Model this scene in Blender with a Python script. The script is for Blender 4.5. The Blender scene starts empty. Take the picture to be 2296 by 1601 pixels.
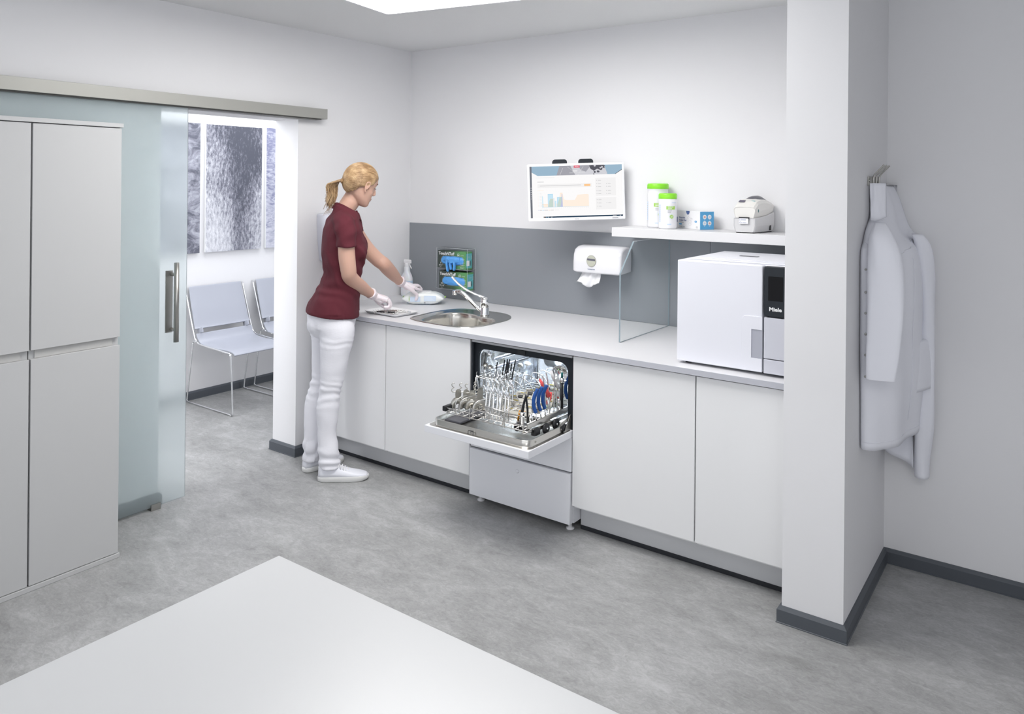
import bpy, bmesh, math, random
from math import sin, cos, pi, radians, sqrt
from mathutils import Vector, Matrix, noise
random.seed(7)
scene = bpy.context.scene
COL = scene.collection

# ------------------------------------------------------------------ materials
MATS = {}
def mat(name, col, rough=0.5, metal=0.0, **kw):
    if name in MATS: return MATS[name]
    m = bpy.data.materials.new(name); m.use_nodes = True
    b = m.node_tree.nodes['Principled BSDF']
    b.inputs['Base Color'].default_value = (*col, 1)
    b.inputs['Roughness'].default_value = rough
    b.inputs['Metallic'].default_value = metal
    for k, v in kw.items():
        k = k.replace('_', ' ')
        if k in b.inputs:
            b.inputs[k].default_value = v
    MATS[name] = m
    return m
def bsdf(m): return m.node_tree.nodes['Principled BSDF']
def add_bump(m, scale=60, strength=0.1, detail=3, dist=0.002, sx=(1,1,1)):
    nt = m.node_tree
    tc = nt.nodes.new('ShaderNodeTexCoord'); mp = nt.nodes.new('ShaderNodeMapping')
    mp.inputs['Scale'].default_value = sx
    n = nt.nodes.new('ShaderNodeTexNoise'); n.inputs['Scale'].default_value = scale; n.inputs['Detail'].default_value = detail
    bu = nt.nodes.new('ShaderNodeBump'); bu.inputs['Strength'].default_value = strength; bu.inputs['Distance'].default_value = dist
    nt.links.new(tc.outputs['Object'], mp.inputs['Vector']); nt.links.new(mp.outputs[0], n.inputs['Vector'])
    nt.links.new(n.outputs['Fac'], bu.inputs['Height']); nt.links.new(bu.outputs[0], bsdf(m).inputs['Normal'])
def noise_color(m, stops, scale=5, detail=4, sx=(1,1,1), rough=0.55, dist=0.0):
    nt = m.node_tree
    tc = nt.nodes.new('ShaderNodeTexCoord'); mp = nt.nodes.new('ShaderNodeMapping'); mp.inputs['Scale'].default_value = sx
    n = nt.nodes.new('ShaderNodeTexNoise'); n.inputs['Scale'].default_value = scale; n.inputs['Detail'].default_value = detail
    n.inputs['Roughness'].default_value = rough; n.inputs['Distortion'].default_value = dist
    r = nt.nodes.new('ShaderNodeValToRGB')
    while len(r.color_ramp.elements) < len(stops): r.color_ramp.elements.new(0.5)
    for e, (p, c) in zip(r.color_ramp.elements, stops):
        e.position = p; e.color = (*c, 1)
    nt.links.new(tc.outputs['Object'], mp.inputs['Vector']); nt.links.new(mp.outputs[0], n.inputs['Vector'])
    nt.links.new(n.outputs['Fac'], r.inputs['Fac']); nt.links.new(r.outputs['Color'], bsdf(m).inputs['Base Color'])
    return r
def emat(name, col, s=1.0):
    if name in MATS: return MATS[name]
    m = bpy.data.materials.new(name); m.use_nodes = True
    nt = m.node_tree; nt.nodes.clear()
    e = nt.nodes.new('ShaderNodeEmission'); o = nt.nodes.new('ShaderNodeOutputMaterial')
    e.inputs[0].default_value = (*col, 1); e.inputs[1].default_value = s
    nt.links.new(e.outputs[0], o.inputs[0]); MATS[name] = m
    return m

WALL = mat('wall_paint', (0.80, 0.80, 0.815), 0.75); add_bump(WALL, 22, 0.25, 4, 0.003)
CEIL = mat('ceiling_paint', (0.80, 0.805, 0.81), 0.9); add_bump(CEIL, 140, 0.3, 2, 0.002)
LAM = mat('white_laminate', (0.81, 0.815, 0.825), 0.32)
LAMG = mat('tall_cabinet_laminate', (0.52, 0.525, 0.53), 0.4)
TOPM = mat('worktop_laminate', (0.71, 0.71, 0.73), 0.3)
EDGE = mat('worktop_edge', (0.50, 0.51, 0.56), 0.4)
TABLE = mat('table_laminate', (0.60, 0.61, 0.62), 0.3)
PLINTH = mat('plinth_aluminium', (0.62, 0.63, 0.65), 0.4, 0.3)
SEAL = mat('dark_seal', (0.018, 0.02, 0.026), 0.5)
SLATE = mat('slate_panel', (0.26, 0.278, 0.302), 0.3)
BASEB = mat('baseboard_slate', (0.080, 0.090, 0.105), 0.45); add_bump(BASEB, 30, 0.15, 3, 0.001, (1, 1, 30))
STEEL = mat('brushed_steel', (0.62, 0.61, 0.585), 0.3, 1.0)
SINKM = mat('sink_steel', (0.58, 0.565, 0.53), 0.22, 1.0)
PANM = mat('door_liner_steel', (0.60, 0.585, 0.55), 0.26, 1.0)
CHROME = mat('chrome', (0.86, 0.87, 0.88), 0.06, 1.0)
POLISH = mat('polished_steel', (0.80, 0.82, 0.85), 0.14, 1.0); add_bump(POLISH, 5, 0.5, 2, 0.02)
WIRE = mat('wire_steel', (0.70, 0.69, 0.67), 0.22, 1.0)
NICKEL = mat('satin_nickel', (0.46, 0.455, 0.43), 0.34, 1.0)
RAILM = mat('rail_anodised', (0.37, 0.37, 0.345), 0.42, 0.35)
BLACK = mat('black_plastic', (0.012, 0.013, 0.016), 0.4)
ANTH = mat('anthracite_plastic', (0.016, 0.020, 0.026), 0.4, Specular_IOR_Level=0.3)
SCREENB = mat('dark_display', (0.002, 0.002, 0.003), 0.12, Specular_IOR_Level=0.12)
GREYD = mat('grey_plastic', (0.10, 0.10, 0.12), 0.35)
WHP = mat('white_plastic', (0.80, 0.80, 0.82), 0.28)
WHG = mat('gloss_white_plastic', (0.80, 0.80, 0.83), 0.1)
AUTOM = mat('steriliser_white', (0.76, 0.77, 0.83), 0.3)
AUTOG = mat('steriliser_grey', (0.58, 0.59, 0.65), 0.35)
DWW = mat('washer_white', (0.80, 0.81, 0.85), 0.3)
PRN = mat('printer_cream', (0.74, 0.73, 0.70), 0.4)
PRN2 = mat('printer_grey', (0.62, 0.62, 0.63), 0.45)
LIME = mat('lime_plastic', (0.25, 0.72, 0.03), 0.25)
LIMEP = mat('lime_print', (0.36, 0.62, 0.10), 0.5)
BLUEP = mat('blue_print', (0.10, 0.38, 0.68), 0.5)
PALEB = mat('pale_blue_print', (0.52, 0.64, 0.80), 0.5)
DKBP = mat('navy_print', (0.08, 0.13, 0.30), 0.5)
GREYP = mat('grey_print', (0.35, 0.36, 0.40), 0.6)
DGP = mat('dark_grey_print', (0.045, 0.06, 0.055), 0.5)
WHPR = mat('white_print', (0.80, 0.81, 0.82), 0.5)
PAPER = mat('white_paper', (0.80, 0.80, 0.82), 0.8)
GREENP = mat('green_card', (0.09, 0.24, 0.10), 0.45)
TEALP = mat('teal_card', (0.12, 0.44, 0.47), 0.45)
GLOVEB = mat('blue_nitrile', (0.10, 0.36, 0.80), 0.42)
BLUEH = mat('blue_handle', (0.010, 0.075, 0.30), 0.35)
RED = mat('coral_red_plastic', (0.85, 0.11, 0.11), 0.35)
TEAL = mat('teal_plastic', (0.01, 0.16, 0.16), 0.3)
YELL = mat('yellow_silicone', (0.34, 0.28, 0.06), 0.5)
AMBER = mat('amber_silicone', (0.95, 0.42, 0.04), 0.5)
CASS = mat('cassette_steel', (0.38, 0.37, 0.335), 0.42, 0.5)
IMPR = mat('impression_steel', (0.50, 0.49, 0.45), 0.3, 1.0)
SEATM = mat('grey_seat_shell', (0.40, 0.42, 0.48), 0.38)
COATM = mat('white_cotton', (0.85, 0.86, 0.92), 0.85); add_bump(COATM, 9, 0.35, 3, 0.01)
POLO = mat('burgundy_pique', (0.092, 0.0105, 0.020), 0.9); add_bump(POLO, 900, 0.25, 1, 0.0006)
POLO2 = mat('burgundy_collar', (0.12, 0.013, 0.028), 0.85)
JEANS = mat('white_denim', (0.78, 0.78, 0.83), 0.85); add_bump(JEANS, 55, 0.25, 4, 0.003, (1, 1, 2.2))
SHOE = mat('white_leather', (0.78, 0.79, 0.85), 0.4)
SOLE = mat('rubber_sole', (0.74, 0.74, 0.73), 0.6)
SKIN = mat('skin', (0.60, 0.37, 0.285), 0.5, Subsurface_Weight=0.12, Subsurface_Scale=0.01)
bsdf(SKIN).inputs['Subsurface Radius'].default_value = (1, 0.3, 0.15)
LIPS = mat('lips', (0.48, 0.16, 0.15), 0.4)
BROW = mat('brow_hair', (0.10, 0.05, 0.03), 0.7)
EYEW = mat('eye_white', (0.8, 0.8, 0.8), 0.2)
GLOVEW = mat('white_latex', (0.78, 0.71, 0.745), 0.45, Subsurface_Weight=0.1, Subsurface_Scale=0.01); add_bump(GLOVEW, 45, 0.4, 3, 0.003)
HAIR = mat('blonde_hair', (0.5, 0.34, 0.18), 0.42)
noise_color(HAIR, [(0.28, (0.22, 0.125, 0.06)), (0.5, (0.44, 0.285, 0.15)), (0.72, (0.68, 0.50, 0.30))], 18, 3, (1, 1, 1))
for st in (STEEL, SINKM, PANM): add_bump(st, 8, 0.03, 2, 0.001, (1, 1, 1))

def floor_material():
    m = mat('concrete_vinyl', (0.4, 0.4, 0.4), 0.42); nt = m.node_tree; B = bsdf(m)
    tc = nt.nodes.new('ShaderNodeTexCoord')
    mp = nt.nodes.new('ShaderNodeMapping'); mp.inputs['Rotation'].default_value = (0, 0, 0.5); mp.inputs['Scale'].default_value = (1, 1.8, 1)
    nt.links.new(tc.outputs['Object'], mp.inputs['Vector'])
    def nz(sc, det, ro, di=0.0):
        n = nt.nodes.new('ShaderNodeTexNoise'); n.inputs['Scale'].default_value = sc; n.inputs['Detail'].default_value = det
        n.inputs['Roughness'].default_value = ro; n.inputs['Distortion'].default_value = di
        nt.links.new(mp.outputs[0], n.inputs['Vector']); return n.outputs['Fac']
    def mix(a, b, f):
        x = nt.nodes.new('ShaderNodeMix'); x.data_type = 'FLOAT'; x.inputs[0].default_value = f
        nt.links.new(a, x.inputs[2]); nt.links.new(b, x.inputs[3]); return x.outputs[0]
    v = mix(mix(nz(1.6, 5, 0.55, 0.4), nz(6.5, 8, 0.68, 0.8), 0.5), nz(30, 10, 0.8, 1.4), 0.42)
    r = nt.nodes.new('ShaderNodeValToRGB'); e = r.color_ramp.elements
    e[0].position = 0.38; e[0].color = (0.225, 0.227, 0.223, 1); e[1].position = 0.62; e[1].color = (0.48, 0.484, 0.49, 1)
    x = e.new(0.5); x.color = (0.335, 0.338, 0.337, 1)
    nt.links.new(v, r.inputs['Fac']); nt.links.new(r.outputs['Color'], B.inputs['Base Color'])
    bu = nt.nodes.new('ShaderNodeBump'); bu.inputs['Strength'].default_value = 0.12; bu.inputs['Distance'].default_value = 0.002
    nt.links.new(nz(60, 4, 0.6), bu.inputs['Height']); nt.links.new(bu.outputs[0], B.inputs['Normal'])
    return m
FLOOR = floor_material()

def glass_mat(name, col, rough=0.0, ior=1.45):
    m = mat(name, col, rough); B = bsdf(m)
    B.inputs['Transmission Weight'].default_value = 1.0; B.inputs['IOR'].default_value = ior
    return m
def sheet_mat(name, tint, gloss=0.05, haze=0.0, hz=(0.8, 0.8, 0.8)):
    # thin clear sheet: lets light straight through, with a Fresnel reflection and a little haze
    m = bpy.data.materials.new(name); m.use_nodes = True; nt = m.node_tree; nt.nodes.clear(); N = nt.nodes.new
    out = N('ShaderNodeOutputMaterial'); tr = N('ShaderNodeBsdfTransparent'); tr.inputs[0].default_value = (*tint, 1)
    gl = N('ShaderNodeBsdfGlossy'); gl.inputs['Roughness'].default_value = 0.02; lw = N('ShaderNodeLayerWeight'); lw.inputs[0].default_value = 0.5; pw = N('ShaderNodeMath'); pw.operation = 'POWER'; pw.inputs[1].default_value = 4.0; fr = N('ShaderNodeMath'); fr.operation = 'MULTIPLY_ADD'; fr.inputs[1].default_value = 0.5; fr.inputs[2].default_value = gloss * 0.5; nt.links.new(lw.outputs['Facing'], pw.inputs[0]); nt.links.new(pw.outputs[0], fr.inputs[0])
    m1 = N('ShaderNodeMixShader'); m2 = N('ShaderNodeMixShader'); m1.inputs[0].default_value = haze
    df = N('ShaderNodeBsdfDiffuse'); df.inputs[0].default_value = (*hz, 1)
    nt.links.new(tr.outputs[0], m1.inputs[1]); nt.links.new(df.outputs[0], m1.inputs[2])
    nt.links.new(fr.outputs[0], m2.inputs[0]); nt.links.new(m1.outputs[0], m2.inputs[1]); nt.links.new(gl.outputs[0], m2.inputs[2])
    nt.links.new(m2.outputs[0], out.inputs[0]); MATS[name] = m; return m
CLEAR = sheet_mat('clear_glass', (0.97, 0.985, 0.985))
CLEARE = mat('glass_edge', (0.24, 0.30, 0.335), 0.12)
ACRYL = sheet_mat('clear_acrylic', (0.965, 0.97, 0.975), haze=0.015)
def frost_mat():
    m = bpy.data.materials.new('frosted_glass'); m.use_nodes = True; nt = m.node_tree; nt.nodes.clear(); N = nt.nodes.new
    out = N('ShaderNodeOutputMaterial'); rf = N('ShaderNodeBsdfRefraction'); rf.inputs[0].default_value = (0.965, 0.988, 0.99, 1); rf.inputs['Roughness'].default_value = 0.24; rf.inputs['IOR'].default_value = 1.25
    tl = N('ShaderNodeBsdfTranslucent'); tl.inputs[0].default_value = (0.93, 0.975, 0.98, 1)
    df = N('ShaderNodeBsdfDiffuse'); df.inputs[0].default_value = (0.80, 0.90, 0.92, 1)
    a = N('ShaderNodeMixShader'); a.inputs[0].default_value = 0.35; b = N('ShaderNodeMixShader'); b.inputs[0].default_value = 0.35
    nt.links.new(tl.outputs[0], a.inputs[1]); nt.links.new(df.outputs[0], a.inputs[2])
    nt.links.new(rf.outputs[0], b.inputs[1]); nt.links.new(a.outputs[0], b.inputs[2]); nt.links.new(b.outputs[0], out.inputs[0])
    MATS['frosted_glass'] = m; return m
FROST = frost_mat()
BOTT = mat('translucent_bottle', (0.78, 0.80, 0.84), 0.3, Subsurface_Weight=0.2, Subsurface_Scale=0.02)

# ------------------------------------------------------------------ mesh builder
FONT = None
class MB:
    def __init__(s): s.v = []; s.f = []; s.m = []; s.s = []
    def add(s, vs, fs, m=0, smooth=False, T=None):
        o = len(s.v)
        s.v += [(T @ Vector(v)) if T is not None else Vector(v) for v in vs]
        s.f += [tuple(i + o for i in f) for f in fs]; s.m += [m] * len(fs); s.s += [smooth] * len(fs)
        return s
    def box(s, x0, x1, y0, y1, z0, z1, m=0, T=None):
        vs = [(x, y, z) for z in (z0, z1) for y in (y0, y1) for x in (x0, x1)]
        return s.add(vs, [(0, 2, 3, 1), (4, 5, 7, 6), (0, 1, 5, 4), (2, 6, 7, 3), (0, 4, 6, 2), (1, 3, 7, 5)], m, False, T)
    def prism(s, pts, d, m=0, T=None, smooth=False):
        n = len(pts); a = sum(pts[i][0] * pts[(i + 1) % n][1] - pts[(i + 1) % n][0] * pts[i][1] for i in range(n))
        if a < 0: pts = pts[::-1]
        vs = [(x, y, 0) for x, y in pts] + [(x, y, d) for x, y in pts]
        fs = [tuple(range(n))[::-1], tuple(range(n, 2 * n))]
        s.add(vs, fs, m, False, T)
        o = len(s.v) - 2 * n
        for i in range(n):
            j = (i + 1) % n; s.f.append((o + i, o + j, o + n + j, o + n + i)); s.m.append(m); s.s.append(smooth)
        return s
    def loft(s, rings, m=0, caps=(True, True), smooth=True, closed=True, T=None, loop=False):
        n = len(rings[0]); vs = [p for r in rings for p in r]; fs = []
        R = len(rings)
        for i in range(R if loop else R - 1):
            a = i * n; b = ((i + 1) % R) * n
            for j in range(n if closed else n - 1):
                k = (j + 1) % n; fs.append((a + j, a + k, b + k, b + j))
        if caps[0] and not loop: fs.append(tuple(range(n))[::-1])
        if caps[1] and not loop: fs.append(tuple(range((R - 1) * n, R * n)))
        return s.add(vs, fs, m, smooth, T)
    def tube(s, path, r, n=8, m=0, caps=(True, True), flat=None, T=None, loop=False, smooth=True):
        P = [Vector(p) for p in path]; L = len(P)
        rr = r if isinstance(r, (list, tuple)) else [r] * L
        tan = []
        for i in range(L):
            if loop: t = P[(i + 1) % L] - P[i - 1]
            else: t = P[min(i + 1, L - 1)] - P[max(i - 1, 0)]
            tan.append(t.normalized() if t.length > 1e-9 else Vector((0, 0, 1)))
        up = Vector((0, 0, 1)) if abs(tan[0].z) < 0.9 else Vector((1, 0, 0))
        a = tan[0].cross(up).normalized(); rings = []
        for i in range(L):
            a = (a - tan[i] * a.dot(tan[i]))
            a = a.normalized() if a.length > 1e-6 else tan[i].orthogonal().normalized()
            b = tan[i].cross(a)
            e = rr[i]; ea, eb = (e if isinstance(e, tuple) else (e, e))
            rings.append([P[i] + a * (cos(2 * pi * k / n) * ea) + b * (sin(2 * pi * k / n) * eb) for k in range(n)])
        return s.loft(rings, m, caps, smooth, True, T, loop)
    def cyl(s, p0, p1, r, n=20, m=0, r2=None, caps=(True, True), T=None, smooth=True):
        return s.tube([p0, p1], [r, r if r2 is None else r2], n, m, caps, T=T, smooth=smooth)
    def lathe(s, prof, n=24, m=0, T=None, smooth=True):
        rings = [[(r * cos(2 * pi * k / n), r * sin(2 * pi * k / n), z) for k in range(n)] for r, z in prof]
        return s.loft(rings, m, (prof[0][0] > 1e-5, prof[-1][0] > 1e-5), smooth, True, T)
    def ell(s, c, r, n=16, m=0, T=None, rot=None):
        rings = []; k = max(6, n // 2)
        for i in range(1, k):
            th = pi * i / k
            rings.append([(sin(th) * cos(2 * pi * j / n), sin(th) * sin(2 * pi * j / n), -cos(th)) for j in range(n)])
        r = (r, r, r) if not isinstance(r, (tuple, list)) else r
        M = Matrix.Translation(c) @ (rot.to_4x4() if rot is not None else Matrix()) @ Matrix.Diagonal((r[0], r[1], r[2], 1))
        vs = [Vector(p) for q in rings for p in q] + [Vector((0, 0, -1)), Vector((0, 0, 1))]
        fs = []
        for i in range(len(rings) - 1):
            for j in range(n):
                q = (j + 1) % n; fs.append((i * n + j, i * n + q, (i + 1) * n + q, (i + 1) * n + j))
        b, t = len(vs) - 2, len(vs) - 1; e = (len(rings) - 1) * n
        for j in range(n):
            q = (j + 1) % n; fs.append((b, q, j)); fs.append((t, e + j, e + q))
        return s.add([M @ v for v in vs], fs, m, True, T)
    def text(s, body, size, T, m=0, depth=0.0004, align='LEFT', bold=0.0, sx=1.0):
        cu = bpy.data.curves.new('t', 'FONT'); cu.body = body; cu.size = size; cu.align_x = align
        cu.extrude = depth; cu.offset = bold; cu.resolution_u = 3
        ob = bpy.data.objects.new('t', cu)
        me = bpy.data.meshes.new_from_object(ob)
        M = T @ Matrix.Diagonal((sx, 1, 1, 1))
        s.add([v.co.copy() for v in me.vertices], [tuple(p.vertices) for p in me.polygons], m, False, M)
        bpy.data.objects.remove(ob); bpy.data.curves.remove(cu); bpy.data.meshes.remove(me)
        return s
    def build(s, name, mats, parent=None, bevel=0, seg=2, local=False, sub=0, wn=False, recalc=True):
        if not isinstance(mats, (list, tuple)): mats = [mats]
        vs = [Vector(v) for v in s.v]; loc = Vector((0, 0, 0))
        if parent is None:
            xs = [v.x for v in vs]; ys = [v.y for v in vs]; zs = [v.z for v in vs]
            loc = Vector(((min(xs) + max(xs)) / 2, (min(ys) + max(ys)) / 2, min(zs)))
            vs = [v - loc for v in vs]
        elif not local:
            r = parent
            while r.parent: r = r.parent
            vs = [v - r.location for v in vs]
        me = bpy.data.meshes.new(name); me.from_pydata([tuple(v) for v in vs], [], s.f)
        for mm in mats: me.materials.append(mm)
        me.polygons.foreach_set('material_index', s.m); me.polygons.foreach_set('use_smooth', s.s)
        if recalc:
            bm = bmesh.new(); bm.from_mesh(me); bmesh.ops.recalc_face_normals(bm, faces=bm.faces); bm.to_mesh(me); bm.free()
        me.update()
        o = bpy.data.objects.new(name, me); COL.objects.link(o); o.location = loc
        if parent is not None: o.parent = parent; o.location = (0, 0, 0)
        if bevel:
            b = o.modifiers.new('bevel', 'BEVEL'); b.width = bevel; b.segments = seg; b.limit_method = 'ANGLE'; b.angle_limit = radians(40)
            b.harden_normals = False
        if sub:
            q = o.modifiers.new('sub', 'SUBSURF'); q.levels = sub; q.render_levels = sub
        return o

def tag(o, label=None, cat=None, group=None, kind=None):
    if label: o['label'] = label
    if cat: o['category'] = cat
    if group: o['group'] = group
    if kind: o['kind'] = kind
    return o
def thing(name, label, cat, loc=(0, 0, 0), rz=0, group=None):
    o = bpy.data.objects.new(name, None); COL.objects.link(o); o.empty_display_size = 0.05
    o.location = loc; o.rotation_euler = (0, 0, rz)
    return tag(o, label, cat, group)
def struct(o): o['kind'] = 'structure'; return o
def dup(root, loc, rz=None, label=None):
    r = root.copy(); COL.objects.link(r); r.location = loc
    if rz is not None: r.rotation_euler = (0, 0, rz)
    if label: r['label'] = label
    for ch in list(root.children):
        c = ch.copy(); COL.objects.link(c); c.parent = r
        for g in list(ch.children):
            d = g.copy(); COL.objects.link(d); d.parent = c
    return r
def rrect(w, h, r, n=6):
    pts = []
    for cx, cy, a in ((w / 2 - r, h / 2 - r, 0), (-w / 2 + r, h / 2 - r, 90), (-w / 2 + r, -h / 2 + r, 180), (w / 2 - r, -h / 2 + r, 270)):
        for i in range(n + 1):
            t = radians(a + 90 * i / n); pts.append((cx + r * cos(t), cy + r * sin(t)))
    return pts
def frame(o, x, y):        # matrix: local X -> x, local Y -> y, Z -> normal
    X = Vector(x).normalized(); Z = X.cross(Vector(y)).normalized(); Y = Z.cross(X)
    M = Matrix.Identity(4)
    for i in range(3): M[i][0] = X[i]; M[i][1] = Y[i]; M[i][2] = Z[i]; M[i][3] = o[i]
    return M
def spline(pts, n=8):      # Catmull-Rom through tuples of any length
    out = []; L = len(pts)
    for i in range(L - 1):
        p0 = pts[max(i - 1, 0)]; p1 = pts[i]; p2 = pts[i + 1]; p3 = pts[min(i + 2, L - 1)]
        for k in range(n):
            t = k / n
            out.append(tuple(0.5 * (2 * b + (c - a) * t + (2 * a - 5 * b + 4 * c - d) * t * t + (3 * b - a - 3 * c + d) * t ** 3) for a, b, c, d in zip(p0, p1, p2, p3)))
    out.append(tuple(pts[-1])); return out
def fuse(mb, voxel, it=6, fac=0.5, disp=None):
    """turn overlapping closed volumes into one continuous smooth surface"""
    me = bpy.data.meshes.new('tmp'); me.from_pydata([tuple(v) for v in mb.v], [], mb.f)
    bm = bmesh.new(); bm.from_mesh(me); bmesh.ops.recalc_face_normals(bm, faces=bm.faces); bm.to_mesh(me); bm.free()
    o = bpy.data.objects.new('tmp', me); COL.objects.link(o)
    r = o.modifiers.new('r', 'REMESH'); r.mode = 'VOXEL'; r.voxel_size = voxel; r.use_smooth_shade = True
    sm = o.modifiers.new('s', 'SMOOTH'); sm.iterations = it; sm.factor = fac
    bpy.context.view_layer.update()
    dg = bpy.context.evaluated_depsgraph_get()
    res = bpy.data.meshes.new_from_object(o.evaluated_get(dg))
    vs = [v.co.copy() for v in res.vertices]; ns = [v.normal.copy() for v in res.vertices]
    if disp: vs = [v + n * disp(v) for v, n in zip(vs, ns)]
    out = MB(); out.v = vs; out.f = [tuple(p.vertices) for p in res.polygons]
    out.m = [0] * len(out.f); out.s = [True] * len(out.f)
    bpy.data.objects.remove(o); bpy.data.meshes.remove(me); bpy.data.meshes.remove(res)
    return out
# ------------------------------------------------------------------ camera
cd = bpy.data.cameras.new('camera'); cam = bpy.data.objects.new('camera', cd); COL.objects.link(cam)
YAW, ROLL = 0.6293, 0.0093
fw = Vector((-sin(YAW), cos(YAW), 0)); rt = Vector((cos(YAW), sin(YAW), 0)); upv = rt.cross(fw)
Rv = rt * cos(ROLL) + upv * sin(ROLL); Uv = -rt * sin(ROLL) + upv * cos(ROLL)
M = Matrix.Identity(4)
for i in range(3): M[i][0] = Rv[i]; M[i][1] = Uv[i]; M[i][2] = -fw[i]
M.translation = (3.6416, -3.8495, 1.6114)
cam.matrix_world = M
cd.sensor_width = 36; cd.sensor_fit = 'HORIZONTAL'; cd.lens = 27.005
cd.shift_x = 0.00227; cd.shift_y = -0.1704; cd.clip_start = 0.05
scene.camera = cam

# ------------------------------------------------------------------ room shell
HC = 2.497
struct(MB().box(-1.75, 6.5, -7, 1.2, -0.05, 0).build('floor', FLOOR))
struct(MB().box(-1.75, 6.5, -7, 1.2, HC, HC + 0.1).build('ceiling', CEIL))
struct(MB().box(0, 2.796, 0, 0.14, 0, HC).build('wall_back', WALL))
yz = [(-7, 0), (-1.79, 0), (-1.79, 1.968), (-0.951, 1.968), (-0.951, 0), (0.14, 0), (0.14, HC), (-7, HC)]
struct(MB().prism(yz, 0.21, 0, frame((-0.21, 0, 0), (0, 1, 0), (0, 0, 1))).build('wall_left', WALL))
struct(MB().box(2.796, 3.0095, -0.957, 0, 0, HC).build('wall_partition', WALL))
struct(MB().box(3.0095, 6.5, -0.223, -0.08, 0, HC).build('wall_right', WALL))
struct(MB().box(5.6, 5.74, -3.2, -0.223, 0, HC).build('wall_light_blocker', WALL))  # unseen partial wall, added to keep side light off the right wall and coat
struct(MB().box(-1.70, -1.549, -7, 1.2, 0, HC).build('wall_waiting_room', WALL))
struct(MB().box(-1.549, -0.0, 0.9, 1.05, 0, HC).build('wall_corridor_end', WALL))

def skirting(name, path, bh=0.0605):
    """path: (x,y) polyline at wall face, profile grows to the right of travel"""
    prof = [(0, 0), (0.017, 0), (0.017, 0.003), (0.0145, 0.0045), (0.0145, bh - 0.012), (0.006, bh - 0.001), (0, bh)]
    P = [Vector((x, y, 0)) for x, y in path]; rings = []
    for i, p in enumerate(P):
        d0 = (p - P[i - 1]).normalized() if i else None; d1 = (P[i + 1] - p).normalized() if i < len(P) - 1 else None
        d0 = d0 or d1; d1 = d1 or d0
        n0 = Vector((d0.y, -d0.x, 0)); n1 = Vector((d1.y, -d1.x, 0)); b = (n0 + n1).normalized(); k = 1 / max(0.3, b.dot(n0))
        rings.append([p + b * (a * k) + Vector((0, 0, h)) for a, h in prof])
    return struct(MB().loft(rings, 0, (True, True), False).build(name, BASEB))
skirting('baseboard_right', [(4.062, -0.223), (3.0095, -0.223), (3.0095, -0.957), (2.796, -0.957), (2.796, -0.855)][::-1])
skirting('baseboard_right_end', [(4.064, -0.223), (6.4, -0.223)])
skirting('baseboard_left', [(-0.21, -0.80), (-0.21, -0.951), (0, -0.951), (0, -0.852)])
skirting('baseboard_doorway', [(0, -4.0), (0, -1.79), (-0.21, -1.79), (-0.21, -3.0)])
skirting('baseboard_waiting_room', [(-1.549, -6.5), (-1.549, 0.9)])

# splashback: two slate panels
tag(MB().box(0.0005, 2.136, -0.006, -0.0003, 0.8505, 1.3323).build('splashback_panel', SLATE, bevel=0.0006),
    'long plain slate-grey splashback panel behind the sink and towel dispenser', 'splashback')
tag(MB().box(2.1375, 2.7955, -0.006, -0.0003, 0.8505, 1.3323).build('splashback_panel', SLATE, bevel=0.0006),
    'short slate-grey splashback panel behind the white steriliser, under the shelf', 'splashback')

# ------------------------------------------------------------------ ceiling light panel, waiting room lamps, added fill lights
LIGHTP = emat('light_diffuser', (1.0, 0.985, 0.97), 8)
def light_panel(cx, cy, sx, sy, rz, label, z=HC - 0.045):
    t = thing('ceiling_light_panel', label, 'ceiling light', (cx, cy, z), rz)
    f = MB(); o = rrect(sx, sy, 0.02, 3); i = rrect(sx - 0.03, sy - 0.03, 0.012, 3)
    f.loft([[(x, y, 0.044) for x, y in o], [(x, y, 0) for x, y in o], [(x, y, 0) for x, y in i], [(x, y, 0.044) for x, y in i]], 0, (False, False), False, loop=True)
    f.build('light_frame', WHP, t, local=True)
    MB().prism(i, 0.03, 0, Matrix.Translation((0, 0, 0.004))).build('diffuser', LIGHTP, t, local=True)
    return t
a1 = math.atan2(0.066, 0.389)
c0 = Vector((0.847, -1.078, 0)); ex = Vector((cos(a1), sin(a1), 0)); ey = Vector((sin(a1), -cos(a1), 0))
cc = c0 + ex * 0.6 + ey * 0.6
light_panel(cc.x, cc.y, 1.2, 1.2, a1, 'square glowing ceiling light panel above the woman, at the top of the photo')

def area(name, loc, rot, sx, sy, power, col=(1, 1, 1), spread=180):
    l = bpy.data.lights.new(name, 'AREA'); l.shape = 'RECTANGLE'; l.size = sx; l.size_y = sy; l.energy = power; l.color = col
    l.spread = radians(spread)
    o = bpy.data.objects.new(name, l); COL.objects.link(o); o.location = loc; o.rotation_euler = rot
    return o
area('room_fill_light', (2.6, -5.6, 2.44), (0, 0, 0), 2.6, 1.6, 8, (1, 0.985, 0.97))  # unseen fill light added behind the camera, no fixture modelled
area('room_fill_light', (4.1, -3.6, 2.44), (0, 0, 0), 1.2, 1.2, 15, (1, 0.985, 0.97))  # another added fill, brightens the right wall and floor
area('work_fill_light', (2.2, -1.25, 2.42), (0, 0, 0), 1.0, 0.7, 1.5, (1, 0.99, 0.98))  # added fill without a fixture, lifts the back wall and worktop
area('waiting_room_lamp', (-0.9, -0.3, 2.44), (0, 0, 0), 0.9, 1.8, 18, (0.97, 0.98, 1))
area('waiting_room_lamp', (-0.85, -3.2, 2.30), (radians(58), 0, 0), 1.0, 1.2, 46, (0.97, 0.98, 1))
w = bpy.data.worlds.new('world'); scene.world = w; w.use_nodes = True
bg = w.node_tree.nodes['Background']; bg.inputs[0].default_value = (0.93, 0.95, 1.0, 1); bg.inputs[1].default_value = 1.32

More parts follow.
